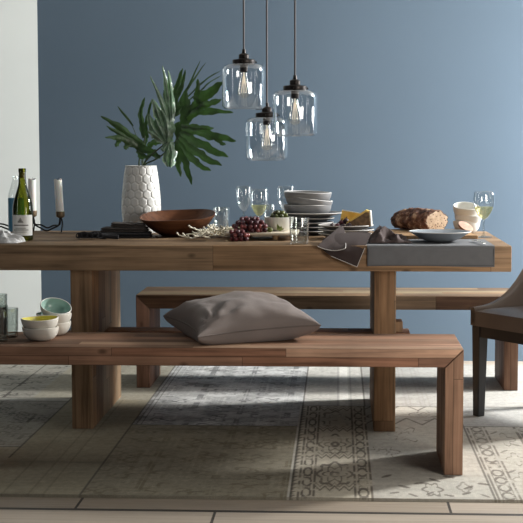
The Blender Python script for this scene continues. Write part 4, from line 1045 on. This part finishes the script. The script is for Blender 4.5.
for A, B in zip(rows, rows[1:]):
    for k in range(na): bm.faces.new((A[k], A[(k+1) % na], B[(k+1) % na], B[k]))
bm.faces.new(rows[0][::-1])
endpts = [v.co.copy() for v in rows[-1]]
bm.faces.new(rows[-1])
obj('crust', bm, CRUST, br, angle=50)
bm = NB(); ce = sum(endpts, Vector())/na; vs = [bm.verts.new(ce+(p-ce)*.93+Vector((.0015,0,0))) for p in endpts]; bm.faces.new(vs); obj('cut_face', bm, CRUMB, br, smooth=False)
# heel of bread by the white bowls
hs = thing('bread_heel', 'small heel of bread with pale cut face by the white bowls', 'bread', (gx_(465,.17), .17, ZBR+.018)); hs.rotation_euler = (math.radians(40), math.radians(28), 0)
bm = NB(); lathe(bm, [(0,-.016), (.018,-.013), (.030,-.003), (.034,.006), (.033,.009)], 28, fn=lambda co, a, r, z: Vector((co.x*1.1, co.y*.72, z))); obj('crust', bm, CRUST, hs)
bm = NB(); lathe(bm, [(.033,.009), (.02,.0095), (0,.0096)], 28, fn=lambda co, a, r, z: Vector((co.x*1.1, co.y*.72, z))); obj('cut_face', bm, mat('pinkish crumb', (.55,.36,.28), .8, var=.2, scale=50), hs)
# ------------------------------------------------------------------ white bowls at table end
wx, wy = gx_(466.8, .36), .36
for k, (lb, tl) in enumerate((('bottom white bowl of the leaning stack near the table end', (0,-.03,0)), ('middle white bowl of the leaning stack near the table end', (.10,.17,0)), ('topmost white bowl of the leaning stack near the table end', (.24,.05,0)))):
    bowl('white_bowl', lb, wx-.003*k, wy-.002*k, T+.0005+.034*k, .0615, .054, .030, WHITE_CER, thick=.005, wobble=.03, seed=k*1.7, tilt=tl)

# ------------------------------------------------------------------ things on the front bench
tumbler('tall smoky glass tumbler at the back of the bench group', at(-1,330,-.765).x, -.775, .0355, .150, BZ, GLASS_SM, .012)
tumbler('smoky glass tumbler nearest the bench front edge', at(-2.5,340,-.985).x, -.985, .040, .130, BZ, GLASS_SM, .012)
tumbler('smoky glass tumbler closest to the white bowls on the bench', at(8.6,335,-.875).x, -.875, .037, .108, BZ, GLASS_SM, .012)
fx, fy_ = at(40.6, 335, -.95).x, -.95
bowl('white_bowl', 'lower cream bowl of the front pair on the bench', fx, fy_, BZ+.0005, .0665, .047, .030, CREAM_CER, CREAM_CER, thick=.004, wobble=.018, seed=2.)
bowl('white_bowl', 'upper cream bowl with yellow inside, front pair on the bench', fx-.001, fy_, BZ+.034, .0675, .047, .032, CREAM_CER, YELLOW, thick=.004, wobble=.03, seed=.5, tilt=(.03,-.02,0))
bx2, by2 = at(53.8, 325, -.80).x, -.80
bowl('white_bowl', 'lowest cream bowl of the rear stack on the bench', bx2, by2, BZ+.0005, .064, .048, .030, CREAM_CER, MINT, thick=.004, wobble=.018, seed=1.)
bowl('white_bowl', 'middle cream bowl of the rear stack on the bench', bx2+.001, by2, BZ+.034, .067, .047, .030, CREAM_CER, MINT, thick=.004, wobble=.02, seed=3.)
bowl('white_bowl', 'tipped bowl showing its mint green inside, rear stack on the bench', bx2-.001, by2+.015, BZ+.069, .060, .044, .026, CREAM_CER, MINT, rimm=WHITE_CER, thick=.004, wobble=.015, seed=3., tilt=(math.radians(21), math.radians(15), 0))

# ------------------------------------------------------------------ light
def area(name, loc, target, sx, sy, power, col):
    l = bpy.data.lights.new(name, 'AREA'); l.shape = 'RECTANGLE'; l.size = sx; l.size_y = sy; l.energy = power; l.color = col
    o = bpy.data.objects.new(name, l); COL.objects.link(o); o.location = loc
    d = Vector(target)-Vector(loc); o.rotation_euler = d.to_track_quat('-Z', 'Y').to_euler(); return o
area('window_light', (3.7, 1.12, 2.35), (.2, 0, .2), .45, .5, 290, (1,.985,.95))
area('soft_wall_fill', (2.6, .6, .9), (.2, .9, .5), .7, .9, 42, (.97,.985,1))  # added fill, brightens the back wall toward the right
area('front_fill', (2.0, -2.5, .95), (.6, 0, .6), .9, .8, 24, (1,.94,.86))  # added fill for the front faces of the wood, unseen source
area('highlight_strip', (-2.6, -1.6, 1.5), (0, 0, .9), .08, 1.7, 3.5, (.95,.98,1))  # added narrow lamp, shaped to draw upright highlights on the glass
w = bpy.data.worlds.new('world'); bpy.context.scene.world = w; w.use_nodes = True
bg = w.node_tree.nodes['Background']; bg.inputs[0].default_value = (.62,.70,.80,1); bg.inputs[1].default_value = .035
vs_ = bpy.context.scene.view_settings
vs_.view_transform = 'Standard'; vs_.look = 'None'; vs_.exposure = 0
